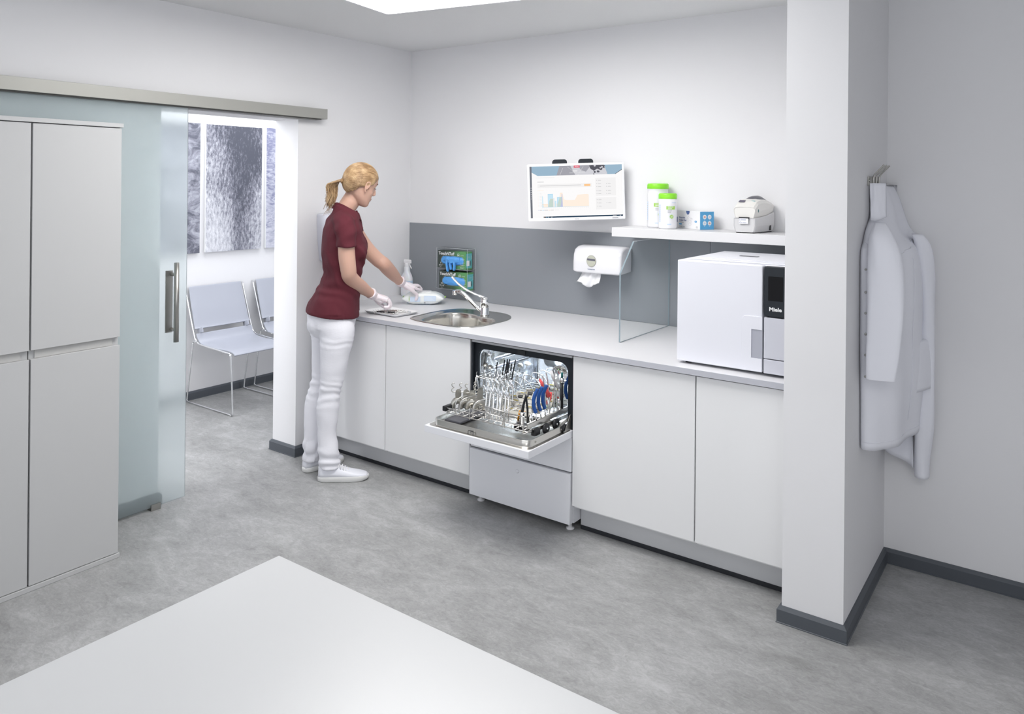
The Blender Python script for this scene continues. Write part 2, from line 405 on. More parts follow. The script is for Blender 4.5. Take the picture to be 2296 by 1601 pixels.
vs = scene.view_settings; scene.display_settings.display_device = 'sRGB'
vs.view_transform = 'Standard'; vs.look = 'None'; vs.gamma = 1; vs.exposure = 0.40
try: vs.use_curve_mapping = False
except Exception: pass
scene.cycles.max_bounces = 8; scene.cycles.diffuse_bounces = 4; scene.cycles.transmission_bounces = 6
scene.cycles.use_adaptive_sampling = True; scene.cycles.adaptive_threshold = 0.02
scene.cycles.sample_clamp_indirect = 6; scene.cycles.use_denoising = True
scene.cycles.caustics_reflective = False; scene.cycles.caustics_refractive = True

# ------------------------------------------------------------------ sliding glass door, rail
rail = thing('sliding_door_rail', 'long satin grey aluminium rail above the frosted glass sliding door', 'door rail', (0.04, -3, 1.975))
MB().prism([(0.0, 1.978), (0.079, 1.978), (0.079, 1.982), (0.079, 2.036), (0.0, 2.036)], 3.9, 0, frame((0, -0.808, 0), (1, 0, 0), (0, 0, 1))).build('cover_profile', RAILM, rail, bevel=0.001)
MB().box(0.0, 0.0795, -0.808, -0.800, 1.977, 2.0365).build('end_cap', RAILM, rail, bevel=0.001)
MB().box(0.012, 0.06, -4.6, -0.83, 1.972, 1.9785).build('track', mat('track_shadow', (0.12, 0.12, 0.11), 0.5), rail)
door = thing('sliding_glass_door', 'frosted greenish glass sliding door panel half open in the left doorway', 'door', (0.045, -2.2, 0.008))
MB().box(0.040, 0.048, -2.72, -1.672, 0.014, 1.974).build('glass_pane', FROST, door, bevel=0.0008)
hd = MB()
hd.cyl((0.098, -1.757, 0.812), (0.098, -1.757, 1.202), 0.0125, 20)
for z in (0.87, 1.142): hd.cyl((0.05, -1.757, z), (0.098, -1.757, z), 0.0085, 14)
hh = hd.build('pull_handle', NICKEL, door)
MB().box(0.0485, 0.0525, -1.787, -1.750, 0.855, 1.16).build('handle_plate', NICKEL, hh)
tag(MB().prism([(0.022, 0), (0.030, 0), (0.030, 0.006), (0.054, 0.006), (0.054, 0), (0.060, 0), (0.060, 0.030), (0.0525, 0.030), (0.0525, 0.0095), (0.0355, 0.0095), (0.0355, 0.030), (0.022, 0.030)], 0.048, 0, frame((0, -1.806, 0), (1, 0, 0), (0, 0, 1))).build('door_guide', NICKEL),
    'small grey metal floor guide clamping the bottom of the glass door', 'door guide')

# ------------------------------------------------------------------ tall cabinets (two units side by side)
def tall_cabinet(y0, y1, label):
    t = thing('tall_cabinet', label, 'cabinet', (0.2, (y0 + y1) / 2, 0.0))
    X = 0.378
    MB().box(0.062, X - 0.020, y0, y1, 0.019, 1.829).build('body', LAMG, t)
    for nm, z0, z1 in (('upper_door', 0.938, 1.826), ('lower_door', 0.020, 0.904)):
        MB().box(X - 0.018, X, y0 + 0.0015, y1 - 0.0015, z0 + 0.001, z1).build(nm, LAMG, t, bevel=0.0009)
    MB().box(X - 0.019, X - 0.014, y0 + 0.02, y1 - 0.027, 0.905, 0.937).build('finger_groove', mat('groove_grey', (0.5, 0.5, 0.49), 0.5), t)
    return t
tall_cabinet(-2.5255, -2.176, 'tall white handleless cabinet, right unit beside the glass door')
tall_cabinet(-3.13, -2.5295, 'tall white handleless cabinet, left unit at the edge of the photo')
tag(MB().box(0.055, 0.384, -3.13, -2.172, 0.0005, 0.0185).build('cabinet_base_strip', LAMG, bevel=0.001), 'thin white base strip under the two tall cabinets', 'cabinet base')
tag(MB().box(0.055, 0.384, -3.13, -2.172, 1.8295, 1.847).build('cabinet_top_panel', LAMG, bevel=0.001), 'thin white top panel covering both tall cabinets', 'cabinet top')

# ------------------------------------------------------------------ foreground table
tb = thing('table', 'large white table with a plain top, in the foreground', 'table', (3.1, -3.9, 0))
MB().box(2.181, 4.4, -5.2, -2.730, 0.724, 0.75).build('tabletop', TABLE, tb, bevel=0.0015)
for x in (2.24, 4.34):
    for y in (-5.14, -2.79):
        MB().box(x - 0.03, x + 0.03, y - 0.03, y + 0.03, 0, 0.7235).build('leg', LAM, tb, bevel=0.002)
for y in (-5.16, -2.81): MB().box(2.271, 4.309, y, y + 0.04, 0.64, 0.7235).build('apron', LAM, tb)

# ------------------------------------------------------------------ waiting room: chairs, pictures
def make_chair(label, loc):
    t = thing('chair', label, 'chair', loc, 0, 'grey shell chairs in the waiting room')
    W = 0.46; SZ = 0.425
    # profile in x (front +) / z; chair faces +x
    seat = [(-0.035, 0.505), (-0.012, 0.465), (0.02, 0.44), (0.09, 0.428), (0.20, 0.426), (0.32, 0.428), (0.385, 0.422), (0.41, 0.405)]
    back = [(-0.155, 0.83), (-0.135, 0.76), (-0.10, 0.66), (-0.065, 0.56), (-0.05, 0.535)]
    def shell(prof, w0, w1, th=0.009):
        P = spline(prof, 4); m = MB(); top = []; bot = []
        rows = []
        for i, (x, z) in enumerate(P):
            a = P[max(i - 1, 0)]; b = P[min(i + 1, len(P) - 1)]
            d = Vector((b[0] - a[0], 0, b[1] - a[1])).normalized(); n = Vector((-d.z, 0, d.x))
            k = i / (len(P) - 1); hw = (w0 + (w1 - w0) * k) / 2
            ring = []
            for j in range(9):
                y = -hw + 2 * hw * j / 8; ring.append(Vector((x, y, z)) + n * th / 2)
            for j in range(9):
                y = hw - 2 * hw * j / 8; ring.append(Vector((x, y, z)) - n * th / 2)
            rows.append(ring)
        m.loft(rows, 0, (True, True), True); return m
    shell(seat, W, W - 0.03).build('seat', SEATM, t, bevel=0.002, local=True)
    b = shell(back, W - 0.03, W)
    for s in (-1, 1):   # webs that leave the slot between seat and backrest
        b.v += []; b.tube([(-0.05, s * (W / 2 - 0.040), 0.54), (-0.036, s * (W / 2 - 0.040), 0.505)], [(0.006, 0.038), (0.006, 0.038)], 12)
    b.build('backrest', SEATM, t, bevel=0.002, local=True)
    for s in (-1, 1):
        y = s * (W / 2 + 0.008)
        path = [(-0.165, y, 0.825), (-0.07, y, 0.56), (-0.045, y, 0.50), (-0.03, y, 0.47), (0.0, y, 0.448), (0.05, y, 0.438), (0.35, y, 0.424), (0.385, y, 0.420), (0.398, y + s * 0.004, 0.405)]
        leg = [(0.396, y, 0.42), (0.40, y, 0.38), (0.425, y, 0.05), (0.427, y, 0.022), (0.41, y, 0.0075), (0.38, y, 0.0062), (0.0, y, 0.0062), (-0.10, y, 0.0062), (-0.125, y, 0.012), (-0.128, y, 0.035), (-0.065, y, 0.40), (-0.058, y, 0.44), (-0.045, y, 0.452), (-0.02, y, 0.450)]
        m = MB(); m.tube(spline(path, 4), 0.0058, 8); m.build('back_frame', CHROME, t, local=True)
        MB().tube(spline(leg, 4), 0.006, 8).build('leg', CHROME, t, local=True)
    MB().tube([(0.30, -W / 2 - 0.008, 0.418), (0.30, W / 2 + 0.008, 0.418)], 0.006, 8).build('cross_bar', CHROME, t, local=True)
    return t
ch = make_chair('grey shell chair on chrome sled legs, fully visible beside the glass door', (-1.375, -0.485, 0.0))
dup(ch, (-1.375, 0.085, 0.0), None, 'grey shell chair on chrome legs partly hidden by the doorway wall')

def picture(y0, y1, z0, z1, label, mt):
    t = thing('canvas_print', label, 'picture', (-1.54, (y0 + y1) / 2, z0), 0, 'canvas prints in the waiting room')
    MB().box(-1.5485, -1.5255, y0, y1, z0, z1).build('stretcher_frame', WHPR, t, bevel=0.001)
    MB().box(-1.5252, -1.524, y0, y1, z0, z1).build('print', mt, t)
    return t
def art(name, stops, sc, sx, det=9, ro=0.7, di=1.5, extra=None):
    m = mat(name, (0.5, 0.5, 0.6), 0.8); r = noise_color(m, stops, sc, det, sx, ro, di); nt = m.node_tree
    if extra:
        n2 = nt.nodes.new('ShaderNodeTexNoise'); n2.inputs['Scale'].default_value = extra[0]; n2.inputs['Detail'].default_value = 2
        tc = nt.nodes.new('ShaderNodeTexCoord'); mp = nt.nodes.new('ShaderNodeMapping'); mp.inputs['Scale'].default_value = extra[1]; mp.inputs['Rotation'].default_value = extra[2]
        mm = nt.nodes.new('ShaderNodeMath'); mm.operation = 'MULTIPLY_ADD'; mm.inputs[1].default_value = extra[3]; mm.inputs[2].default_value = -extra[3] / 2
        ad = nt.nodes.new('ShaderNodeMath'); ad.operation = 'ADD'
        nt.links.new(tc.outputs['Object'], mp.inputs[0]); nt.links.new(mp.outputs[0], n2.inputs['Vector'])
        nt.links.new(n2.outputs['Fac'], mm.inputs[0]); old = r.inputs['Fac'].links[0].from_socket
        nt.links.new(old, ad.inputs[0]); nt.links.new(mm.outputs[0], ad.inputs[1]); nt.links.new(ad.outputs[0], r.inputs['Fac'])
    return m
ART1 = art('ice_rock_print', [(0.38, (0.11, 0.115, 0.15)), (0.55, (0.36, 0.37, 0.43)), (0.75, (0.60, 0.61, 0.66))], 5, (1, 1, 1.6), extra=(1.3, (1, 1, 1), (0, 0, 0), 1.2))
ART2 = art('snowy_forest_print', [(0.36, (0.07, 0.075, 0.10)), (0.48, (0.20, 0.205, 0.25)), (0.60, (0.44, 0.45, 0.50)), (0.78, (0.70, 0.71, 0.75))], 44, (1, 1.5, 0.6), 9, 0.78, 0.3, extra=(2.6, (1, 1, 0.7), (0.7, 0, 0), 0.55))
ART3 = art('snow_field_print', [(0.35, (0.20, 0.21, 0.32)), (0.5, (0.42, 0.43, 0.52)), (0.72, (0.60, 0.61, 0.68))], 14, (1, 0.8, 2.0), extra=(1.6, (1, 1, 1), (0, 0, 0), 0.5))
# valley shape of the middle print: dark woods narrowing downwards, pale slopes on both sides
nt = ART2.node_tree; rr2 = [n for n in nt.nodes if n.type == 'VALTORGB'][0]; src_ = rr2.inputs['Fac'].links[0].from_socket
tc2 = nt.nodes.new('ShaderNodeTexCoord'); sp2 = nt.nodes.new('ShaderNodeSeparateXYZ'); nt.links.new(tc2.outputs['Object'], sp2.inputs[0])
def mth(op, a, b=None, v=None):
    n = nt.nodes.new('ShaderNodeMath'); n.operation = op; nt.links.new(a, n.inputs[0])
    if b is not None: nt.links.new(b, n.inputs[1])
    elif v is not None: n.inputs[1].default_value = v
    return n.outputs[0]
ay = mth('MULTIPLY', mth('ABSOLUTE', mth('ADD', sp2.outputs['Y'], None, -0.03)), None, 0.62); az = mth('MULTIPLY', sp2.outputs['Z'], None, -0.20)
nt.links.new(mth('ADD', mth('ADD', mth('ADD', ay, az), None, 0.0), src_), rr2.inputs['Fac'])
picture(-1.11, -0.622, 1.072, 2.026, 'black-and-white rock and ice canvas print, leftmost, half hidden by the glass door', ART1)
picture(-0.574, -0.088, 1.072, 2.024, 'black-and-white snowy forest valley canvas print, the middle and fully visible one', ART2)
picture(-0.045, 0.44, 1.072, 2.030, 'pale snowfield canvas print, rightmost, cut off by the doorway wall', ART3)
# ------------------------------------------------------------------ worktop with sink cut-out
WH = 0.85; WB = 0.8264
SO = [(0.655, -0.60), (0.645, -0.50), (0.655, -0.39), (0.695, -0.305), (0.775, -0.268), (0.90, -0.258), (1.01, -0.268), (1.095, -0.325), (1.143, -0.42), (1.150, -0.54), (1.143, -0.665), (1.095, -0.742), (0.985, -0.768), (0.83, -0.762), (0.715, -0.738), (0.667, -0.69)]
SI = [(0.735, -0.60), (0.722, -0.52), (0.732, -0.445), (0.77, -0.405), (0.84, -0.393), (0.905, -0.405), (0.96, -0.43), (1.02, -0.438), (1.07, -0.455), (1.112, -0.495), (1.128, -0.56), (1.122, -0.65), (1.085, -0.715), (1.0, -0.744), (0.88, -0.745), (0.775, -0.715)]
def closed_spline(pts, n=5):
    L = len(pts); out = []
    for i in range(L):
        p0, p1, p2, p3 = pts[i - 1], pts[i], pts[(i + 1) % L], pts[(i + 2) % L]
        for k in range(n):
            t = k / n
            out.append(tuple(0.5 * (2 * b + (c - a) * t + (2 * a - 5 * b + 4 * c - d) * t * t + (3 * b - a - 3 * c + d) * t ** 3) for a, b, c, d in zip(p0, p1, p2, p3)))
    return out
outer = closed_spline(SO); inner = closed_spline(SI)
NS = len(outer)
def shrink(loop, d, c=None):
    cx = sum(p[0] for p in loop) / len(loop); cy = sum(p[1] for p in loop) / len(loop); out = []
    L = len(loop)
    for i in range(L):
        a = Vector(loop[i - 1]); b = Vector(loop[(i + 1) % L]); t = (b - a).normalized(); n = Vector((-t.y, t.x))
        p = Vector(loop[i])
        if (Vector((cx, cy)) - p).dot(n) < 0: n = -n
        out.append(tuple(p + n * d))
    return out
def worktop():
    x0, x1, y0, y1 = 0.0015, 2.7945, -0.847, -0.0068
    hole = shrink(outer, 0.012)
    bm = bmesh.new()
    # outer rectangle subdivided so triangle_fill behaves
    rect = [(x0, y0), (x1, y0), (x1, y1), (x0, y1)]
    ov = [bm.verts.new((x, y, WH)) for x, y in rect]; hv = [bm.verts.new((x, y, WH)) for x, y in hole]
    es = [bm.edges.new((ov[i], ov[(i + 1) % 4])) for i in range(4)] + [bm.edges.new((hv[i], hv[(i + 1) % len(hv)])) for i in range(len(hv))]
    bmesh.ops.triangle_fill(bm, use_beauty=True, use_dissolve=False, edges=es)
    geo = bmesh.ops.extrude_face_region(bm, geom=list(bm.faces))
    for e in geo['geom']:
        if isinstance(e, bmesh.types.BMVert): e.co.z = WB
    bmesh.ops.recalc_face_normals(bm, faces=bm.faces)
    bm.verts.ensure_lookup_table()
    mb = MB(); bm.verts.index_update()
    mb.add([v.co.copy() for v in bm.verts], [tuple(v.index for v in f.verts) for f in bm.faces]); bm.free()
    t = thing('worktop', 'long white laminate worktop with a grey front edge', 'worktop', (1.4, -0.43, WB))
    mb.build('worktop_slab', TOPM, t)
    MB().box(x0, x1, -0.8490, -0.8471, WB - 0.0002, WH).build('edge_band', EDGE, t)
worktop()

# ------------------------------------------------------------------ base cabinets
def base_cabinet(x0, x1, label):
    t = thing('base_cabinet', label, 'cabinet', ((x0 + x1) / 2, -0.42, 0))
    m = MB()
    m.box(x0, x0 + 0.016, -0.808, -0.05, 0.12, 0.820).box(x1 - 0.016, x1, -0.808, -0.05, 0.12, 0.820)
    m.box(x0 + 0.016, x1 - 0.016, -0.808, -0.05, 0.12, 0.136).box(x0 + 0.016, x1 - 0.016, -0.06, -0.05, 0.136, 0.820)
    m.build('body', LAM, t)
    MB().box(x0, x1, -0.829, -0.8105, 0.1332, 0.8185).build('door', LAM, t, bevel=0.0012)
    return t
base_cabinet(0.022, 0.6066, 'white base cabinet in the corner, partly behind the woman')
base_cabinet(0.6118, 1.2055, 'white base cabinet under the sink, left of the open dishwasher')
base_cabinet(1.8125, 2.3995, 'white base cabinet right of the open dishwasher')
base_cabinet(2.4050, 2.7900, 'white base cabinet furthest right, next to the partition wall')
for x0, x1, lb in ((0.004, 1.2085, 'grey aluminium plinth with black seal, left of the dishwasher'), (1.8125, 2.793, 'grey aluminium plinth with black seal, right of the dishwasher')):
    t = thing('plinth', lb, 'plinth', ((x0 + x1) / 2, -0.74, 0))
    MB().box(x0, x1, -0.7480, -0.735, 0.019, 0.1325).build('plinth_panel', PLINTH, t, bevel=0.0006)
    MB().box(x0, x1, -0.7500, -0.736, 0.0, 0.0185).build('seal_strip', SEAL, t, bevel=0.0006)

# ------------------------------------------------------------------ sink
sk = thing('sink', 'stainless steel inset sink in the white worktop', 'sink', (0.9, -0.5, WH))
def ring3(l, z): return [(x, y, z) for x, y in l]
rim = MB(); inner_up = shrink(inner, -0.004)
rim.loft([ring3(outer, WH + 0.0004), ring3(shrink(outer, 0.001), WH + 0.0035), ring3(shrink(outer, 0.006), WH + 0.0045), ring3(shrink(outer, 0.012), WH + 0.003), ring3(shrink(outer, 0.016), WH + 0.0016)], 0, (False, False), True)
def lerp_loop(a, b, t): return [(p[0] + (q[0] - p[0]) * t, p[1] + (q[1] - p[1]) * t) for p, q in zip(a, b)]
rim.loft([ring3(shrink(outer, 0.016), WH + 0.0016), ring3(lerp_loop(shrink(outer, 0.016), inner_up, 0.5), WH + 0.0014), ring3(inner_up, WH + 0.0012)], 0, (False, False), True)
rim.build('rim', SINKM, sk, recalc=True)
bs = MB(); sh = [(0, 0.0012 - 0.0), (0.003, -0.002), (0.006, -0.008), (0.010, -0.03), (0.016, -0.09), (0.024, -0.125), (0.04, -0.143), (0.065, -0.150), (0.11, -0.152)]
loops = [ring3(inner_up, WH + 0.0012)] + [ring3(shrink(inner, d), WH + z) for d, z in sh[1:]]
cxy = (0.93, -0.575)
loops.append([(cxy[0] + (x - cxy[0]) * 0.15, cxy[1] + (y - cxy[1]) * 0.15, WH - 0.154) for x, y in inner])
bs.loft(loops, 0, (False, True), True)
bs.build('basin', SINKM, sk)
MB().lathe([(0.045, 0.0), (0.046, 0.002), (0.04, 0.003), (0.036, 0.0), (0.0, -0.002)], 24, 0, Matrix.Translation((cxy[0], cxy[1], WH - 0.1525))).build('drain', CHROME, sk)

# ------------------------------------------------------------------ tap with long elbow lever
tp = thing('tap', 'chrome mixer tap with a long white-tipped elbow lever behind the sink', 'tap', (0.941, -0.372, WH))
FX, FY = 0.941, -0.372
MB().lathe([(0.0, 0.0018), (0.027, 0.0018), (0.027, 0.006), (0.0245, 0.012), (0.024, 0.045), (0.0235, 0.047), (0.0245, 0.048), (0.0255, 0.075), (0.0245, 0.096), (0.020, 0.103), (0.0, 0.106)], 28, 0, Matrix.Translation((FX, FY, WH))).build('tap_body', CHROME, tp)
sp = spline([(FX - 0.01, FY - 0.004, WH + 0.018), (FX - 0.045, FY - 0.02, WH + 0.048), (FX - 0.10, FY - 0.035, WH + 0.098), (FX - 0.135, FY - 0.042, WH + 0.122), (FX - 0.158, FY - 0.045, WH + 0.127), (FX - 0.178, FY - 0.047, WH + 0.124)], 5)
spt = MB().tube(sp, [0.0125] * (len(sp) - 6) + [0.0115] * 6, 14).build('spout', CHROME, tp)
MB().cyl((FX - 0.184, FY - 0.048, WH + 0.130), (FX - 0.184, FY - 0.048, WH + 0.104), 0.0135, 18).build('aerator', CHROME, spt)
lv = spline([(FX, FY, WH + 0.101), (FX - 0.03, FY - 0.01, WH + 0.110), (FX - 0.09, FY - 0.035, WH + 0.135), (FX - 0.14, FY - 0.052, WH + 0.165), (FX - 0.17, FY - 0.06, WH + 0.190), (FX - 0.19, FY - 0.066, WH + 0.212)], 5)
MB().tube(lv, [(0.013, 0.008)] * 6 + [(0.0115, 0.006)] * (len(lv) - 11) + [(0.0135, 0.006)] * 5, 12).build('lever', CHROME, tp)

# ------------------------------------------------------------------ glass hood partition on the worktop
gp = [(-0.0075, 0.8508), (-0.565, 0.8508), (-0.565, 1.181), (-0.428, 1.327), (-0.0075, 1.327)]
gs = MB().prism(gp, 0.008, 0, frame((1.905, 0, 0), (0, 1, 0), (0, 0, 1)))
for i in range(2, len(gs.m)): gs.m[i] = 1
tag(gs.build('glass_screen', [CLEAR, CLEARE]),
    'clear glass partition with an angled top corner, standing on the worktop', 'glass screen')

# ------------------------------------------------------------------ wall shelf
tag(MB().box(1.695, 2.7955, -0.2585, -0.0005, 1.333, 1.380).build('wall_shelf', mat('shelf_laminate', (0.70, 0.70, 0.71), 0.4), bevel=0.0012),
    'thick white floating wall shelf above the steriliser', 'shelf')

# ------------------------------------------------------------------ steriliser (tabletop autoclave)
au = thing('steriliser', 'large white tabletop steriliser with a dark control panel', 'steriliser', (2.55, -0.5, WH))
x0, x1, y0, y1, z0, z1 = 2.293, 2.79, -0.774, -0.255, 0.861, 1.289
b = MB(); b.box(x0, 2.656, y0, y1, z0, z1); b.box(2.656, x1, -0.745, y1, z0, z1)
b.build('housing', AUTOM, au, bevel=0.004)
MB().box(x0 + 0.02, x1 - 0.0, y0 + 0.05, y1 - 0.02, 1.2895, 1.2935).box(x0 + 0.06, x1, y0 + 0.10, y1 - 0.05, 1.2935, 1.2965).build('lid_plate', AUTOM, au, bevel=0.0018)
MB().box(2.47, 2.55, -0.515, -0.49, 1.297, 1.2985).build('vent_slot', GREYD, au)
cp = MB().box(2.664, 2.790, -0.781, -0.7455, 1.089, 1.287).build('control_panel', ANTH, au, bevel=0.003)
MB().box(2.681, 2.738, -0.7822, -0.7811, 1.153, 1.249).build('display', SCREENB, cp)
MB().text('Miele', 0.021, frame((2.7095, -0.7815, 1.1125), (1, 0, 0), (0, 0, 1)), 0, 0.0004, 'CENTER', 0.0008, 1.08).build('lettering', WHPR, cp)
MB().box(2.664, 2.79, -0.779, -0.7455, 0.921, 1.085).build('tank_door', AUTOG, au, bevel=0.003)
dp = [(2.664, -0.779), (2.79 - 0.03, -0.779), (2.79, -0.76), (2.79, -0.7455), (2.664, -0.7455)]
MB().prism(dp, 0.056, 0, Matrix.Translation((0, 0, 0.862))).build('drawer', AUTOG, au, bevel=0.002)
# moulded front cover with recessed grip
gr = MB(); T = frame((0, -0.775, 0), (1, 0, 0), (0, 0, 1))
L = [(2.574, 0.864)] + [(2.574 + 0.018 - 0.018 * cos(t), 1.084 - 0.018 + 0.018 * sin(t)) for t in [i * pi / 12 for i in range(7)]] + [(2.657, 1.084), (2.657, 1.031), (2.614, 1.031), (2.614, 0.916), (2.657, 0.916), (2.657, 0.864)]
gr.prism(L, 0.0035, 0, frame((0, -0.7745, 0), (1, 0, 0), (0, 0, 1)))
gr.build('grip_cover', AUTOM, au, bevel=0.0012)
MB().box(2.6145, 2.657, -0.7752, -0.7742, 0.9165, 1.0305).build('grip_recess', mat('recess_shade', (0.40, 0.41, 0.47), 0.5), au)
for fx, fy in ((2.33, -0.73), (2.75, -0.70), (2.33, -0.3), (2.75, -0.3)): MB().cyl((fx, fy, 0.8505), (fx, fy, 0.8605), 0.015).build('rubber_foot', BLACK, au)

# ------------------------------------------------------------------ wipe canisters
def canister(cx, cy, r, h, label, rz):
    t = thing('wipe_canister', label, 'canister', (cx, cy, 1.3803), rz, 'wipe canisters on the shelf')
    hl = 0.029
    hb = h - hl
    body = [(r * 0.9, 0), (r * 0.985, 0.004), (r, 0.012), (r, hb - 0.038), (r, hb - 0.03)]
    body += [(r, hb - 0.028), (r * 0.965, hb - 0.022), (r * 0.965, hb - 0.004), (r, hb - 0.001), (r, hb)] if h > 0.2 else [(r, hb)]
    MB().lathe([(0, 0)] + body + [(0, hb)], 40, 0).build('canister_body', WHG, t, local=True)
    MB().lathe([(r * 1.0, hb + 0.0003), (r * 1.015, hb + 0.002), (r * 1.015, hb + hl * 0.7), (r * 0.97, hb + hl * 0.9), (r * 0.9, hb + hl), (0, hb + hl)], 40, 0).build('lid', LIME, t, local=True)
    m = MB(); R = r + 0.0005
    def patch(a0, a1, za, zb, mi, n=8):
        vs = []; 
        for i in range(n + 1):
            a = a0 + (a1 - a0) * i / n; vs += [(R * cos(a), R * sin(a), za), (R * cos(a), R * sin(a), zb)]
        m.add(vs, [(2 * i, 2 * i + 2, 2 * i + 3, 2 * i + 1) for i in range(n)], mi, True)
    A = -pi / 2
    k = h / 0.18 if h < 0.2 else 1.12
    patch(A - 0.25, A + 0.75, 0.099 * k, 0.116 * k, 0); patch(A - 0.1, A + 0.55, 0.110 * k, 0.113 * k, 3); patch(A - 0.1, A + 0.38, 0.103 * k, 0.106 * k, 3)
    patch(A + 0.35, A + 0.9, 0.132 * k, 0.135 * k, 1)
    for q in range(3): patch(A - 0.1, A + 0.35 - 0.05 * q, (0.092 - 0.005 * q) * k, (0.094 - 0.005 * q) * k, 2)
    patch(A - 0.15, A + 0.3, 0.022, 0.027, 1)
    for q in range(9): patch(A - 1.25, A - 0.98, (0.035 + 0.010 * q) * k, (0.042 + 0.010 * q) * k, 1)
    # round seal
    ca = A + 0.33; cz = 0.063 * k
    for rr, mi, off in ((0.0135, 1, 0.0), (0.0125, 3, 0.0004), (0.0102, 0, 0.0008)):
        vs = [((R + off) * cos(ca), (R + off) * sin(ca), cz)]
        for i in range(25):
            a = 2 * pi * i / 24; da = rr * cos(a) / R; vs.append(((R + off) * cos(ca + da), (R + off) * sin(ca + da), cz + rr * sin(a)))
        m.add(vs, [(0, i, i + 1) for i in range(1, 25)], mi, True)
    for q in (-1, 0, 1):
        vs = [((R + 0.0012) * cos(ca + dx / R), (R + 0.0012) * sin(ca + dx / R), cz + dz) for dx, dz in ((-0.006, q * 0.004 - 0.0025), (0.006, q * 0.004 + 0.0015), (0.006, q * 0.004 + 0.003), (-0.006, q * 0.004 - 0.001))]
        m.add(vs, [(0, 1, 2, 3)], 3)
    m.build('printed_label', [LIMEP, PALEB, GREYP, WHPR], t, local=True, recalc=False)
canister(1.870, -0.072, 0.056, 0.2335, 'taller white canister with bright green lid, behind the smaller one', radians(18))
canister(1.9635, -0.152, 0.047, 0.183, 'shorter white canister with bright green lid, in front of the taller one', radians(30))

# ------------------------------------------------------------------ mask box
mbx = thing('mask_box', 'white and blue disposable face mask carton on the shelf', 'box', (2.1322, -0.137, 1.3803), radians(-33))
LW, DW, HW = 0.205, 0.085, 0.093      # long face towards camera left: local -x from corner ; end face local +x
# origin = front corner between long white face (facing local -y) and blue end (facing local +x)
MB().box(-LW, 0, 0, DW, 0, HW).build('carton', PAPER, mbx, bevel=0.001, local=True)
MB().box(0.0002, 0.0008, 0.001, DW - 0.001, 0.001, HW - 0.001).build('blue_end_panel', BLUEP, mbx, local=True)
lb = MB(); T = frame((0, -0.0008, 0), (1, 0, 0), (0, 0, 1))
lb.text('Disposable', 0.0125, T @ Matrix.Translation((-0.185, 0.052, 0)), 0, 0.0002).text('Surgical Mask', 0.0125, T @ Matrix.Translation((-0.185, 0.039, 0)), 0, 0.0002)
lb.text('Tied/Loop Series', 0.006, T @ Matrix.Translation((-0.185, 0.030, 0)), 1, 0.0002)
lb.prism([(x - 0.172, y + 0.022) for x, y in rrect(0.026, 0.007, 0.0034, 4)], 0.0004, 2, T)
lb.prism([(x - 0.035, y + 0.040) for x, y in rrect(0.020, 0.010, 0.0048, 4)], 0.0004, 2, T).text('50pcs', 0.006, T @ Matrix.Translation((-0.043, 0.038, 0.0005)), 3, 0.0002)
lb.prism([(-0.120, 0.0925), (-0.09, 0.0925), (-0.091, 0.083), (-0.097, 0.076), (-0.105, 0.072), (-0.113, 0.076), (-0.119, 0.083)], 0.0004, 0, T)
lb.box(-0.2045, -0.200, -0.0012, -0.0004, 0.03, 0.058, 0)
lb.text('CE', 0.012, T @ Matrix.Translation((-0.032, 0.008, 0)), 1, 0.0002).text('STANDARD: TYPE IIR', 0.0055, T @ Matrix.Translation((-0.185, 0.008, 0)), 1, 0.0002)
for q in range(5):
    y0_ = 0.026 + q * 0.008; lb.tube([Vector((-0.105 + 0.035 * (i / 8), -0.001, y0_ - 0.008 * sin(pi * i / 8))) for i in range(9)], 0.0003, 4, 4)
lb.tube([Vector(p) for p in ((-0.112, -0.001, 0.052), (-0.10, -0.001, 0.066), (-0.088, -0.001, 0.058), (-0.06, -0.001, 0.052))], 0.0003, 4, 4)
lb.build('printed_lettering', [DKBP, GREYP, BLUEP, WHPR, GREYP], mbx, local=True, recalc=False)
ic = MB(); TE = frame((0.0009, 0, 0), (0, 1, 0), (0, 0, 1))
for i in range(2):
    for j in range(2):
        cx, cz = 0.028 + 0.030 * i, 0.033 + 0.032 * j
        ic.prism([(cx + 0.011 * cos(a), cz + 0.0115 * sin(a)) for a in [2 * pi * k / 20 for k in range(20)]], 0.0005, 0, TE)
        ic.prism([(cx + 0.006 * cos(a), cz + 0.005 * sin(a)) for a in [2 * pi * k / 6 for k in range(6)]], 0.0004, 1 + (i + j) % 2, TE @ Matrix.Translation((0, 0, 0.0005)))
        ic.box(0.0009, 0.0014, cx - 0.003, cx + 0.003, cz - 0.016, cz - 0.0148, 0)
ic.build('round_icons', [WHPR, PALEB, mat('pink_print', (0.7, 0.35, 0.3), 0.5)], mbx, local=True, recalc=False)

# ------------------------------------------------------------------ label printer
lp = thing('label_printer', 'cream label printer with grey window and a printed label', 'printer', (2.40, -0.12, 1.3803), radians(-7))
def prow(y, hw, z0, zt, round_=0.02):   # cross-section (x,z) at depth y
    pts = []
    for (x, z) in ((-hw * 0.86, z0), (hw * 0.86, z0), (hw, z0 + 0.03), (hw, zt - round_), (hw * 0.86, zt - round_ * 0.25), (hw * 0.4, zt), (-hw * 0.4, zt), (-hw * 0.86, zt - round_ * 0.25), (-hw, zt - round_), (-hw, z0 + 0.03)):
        pts.append((x, y, z))
    return pts
low = MB().loft([prow(-0.098, 0.049, 0.003, 0.07, 0.003), prow(-0.103, 0.053, 0.006, 0.072, 0.002), prow(-0.095, 0.056, 0.004, 0.073, 0.002), prow(0.02, 0.058, 0.004, 0.082, 0.002), prow(0.105, 0.057, 0.004, 0.098, 0.002), prow(0.11, 0.054, 0.006, 0.097, 0.003)], 0, (True, True), False)
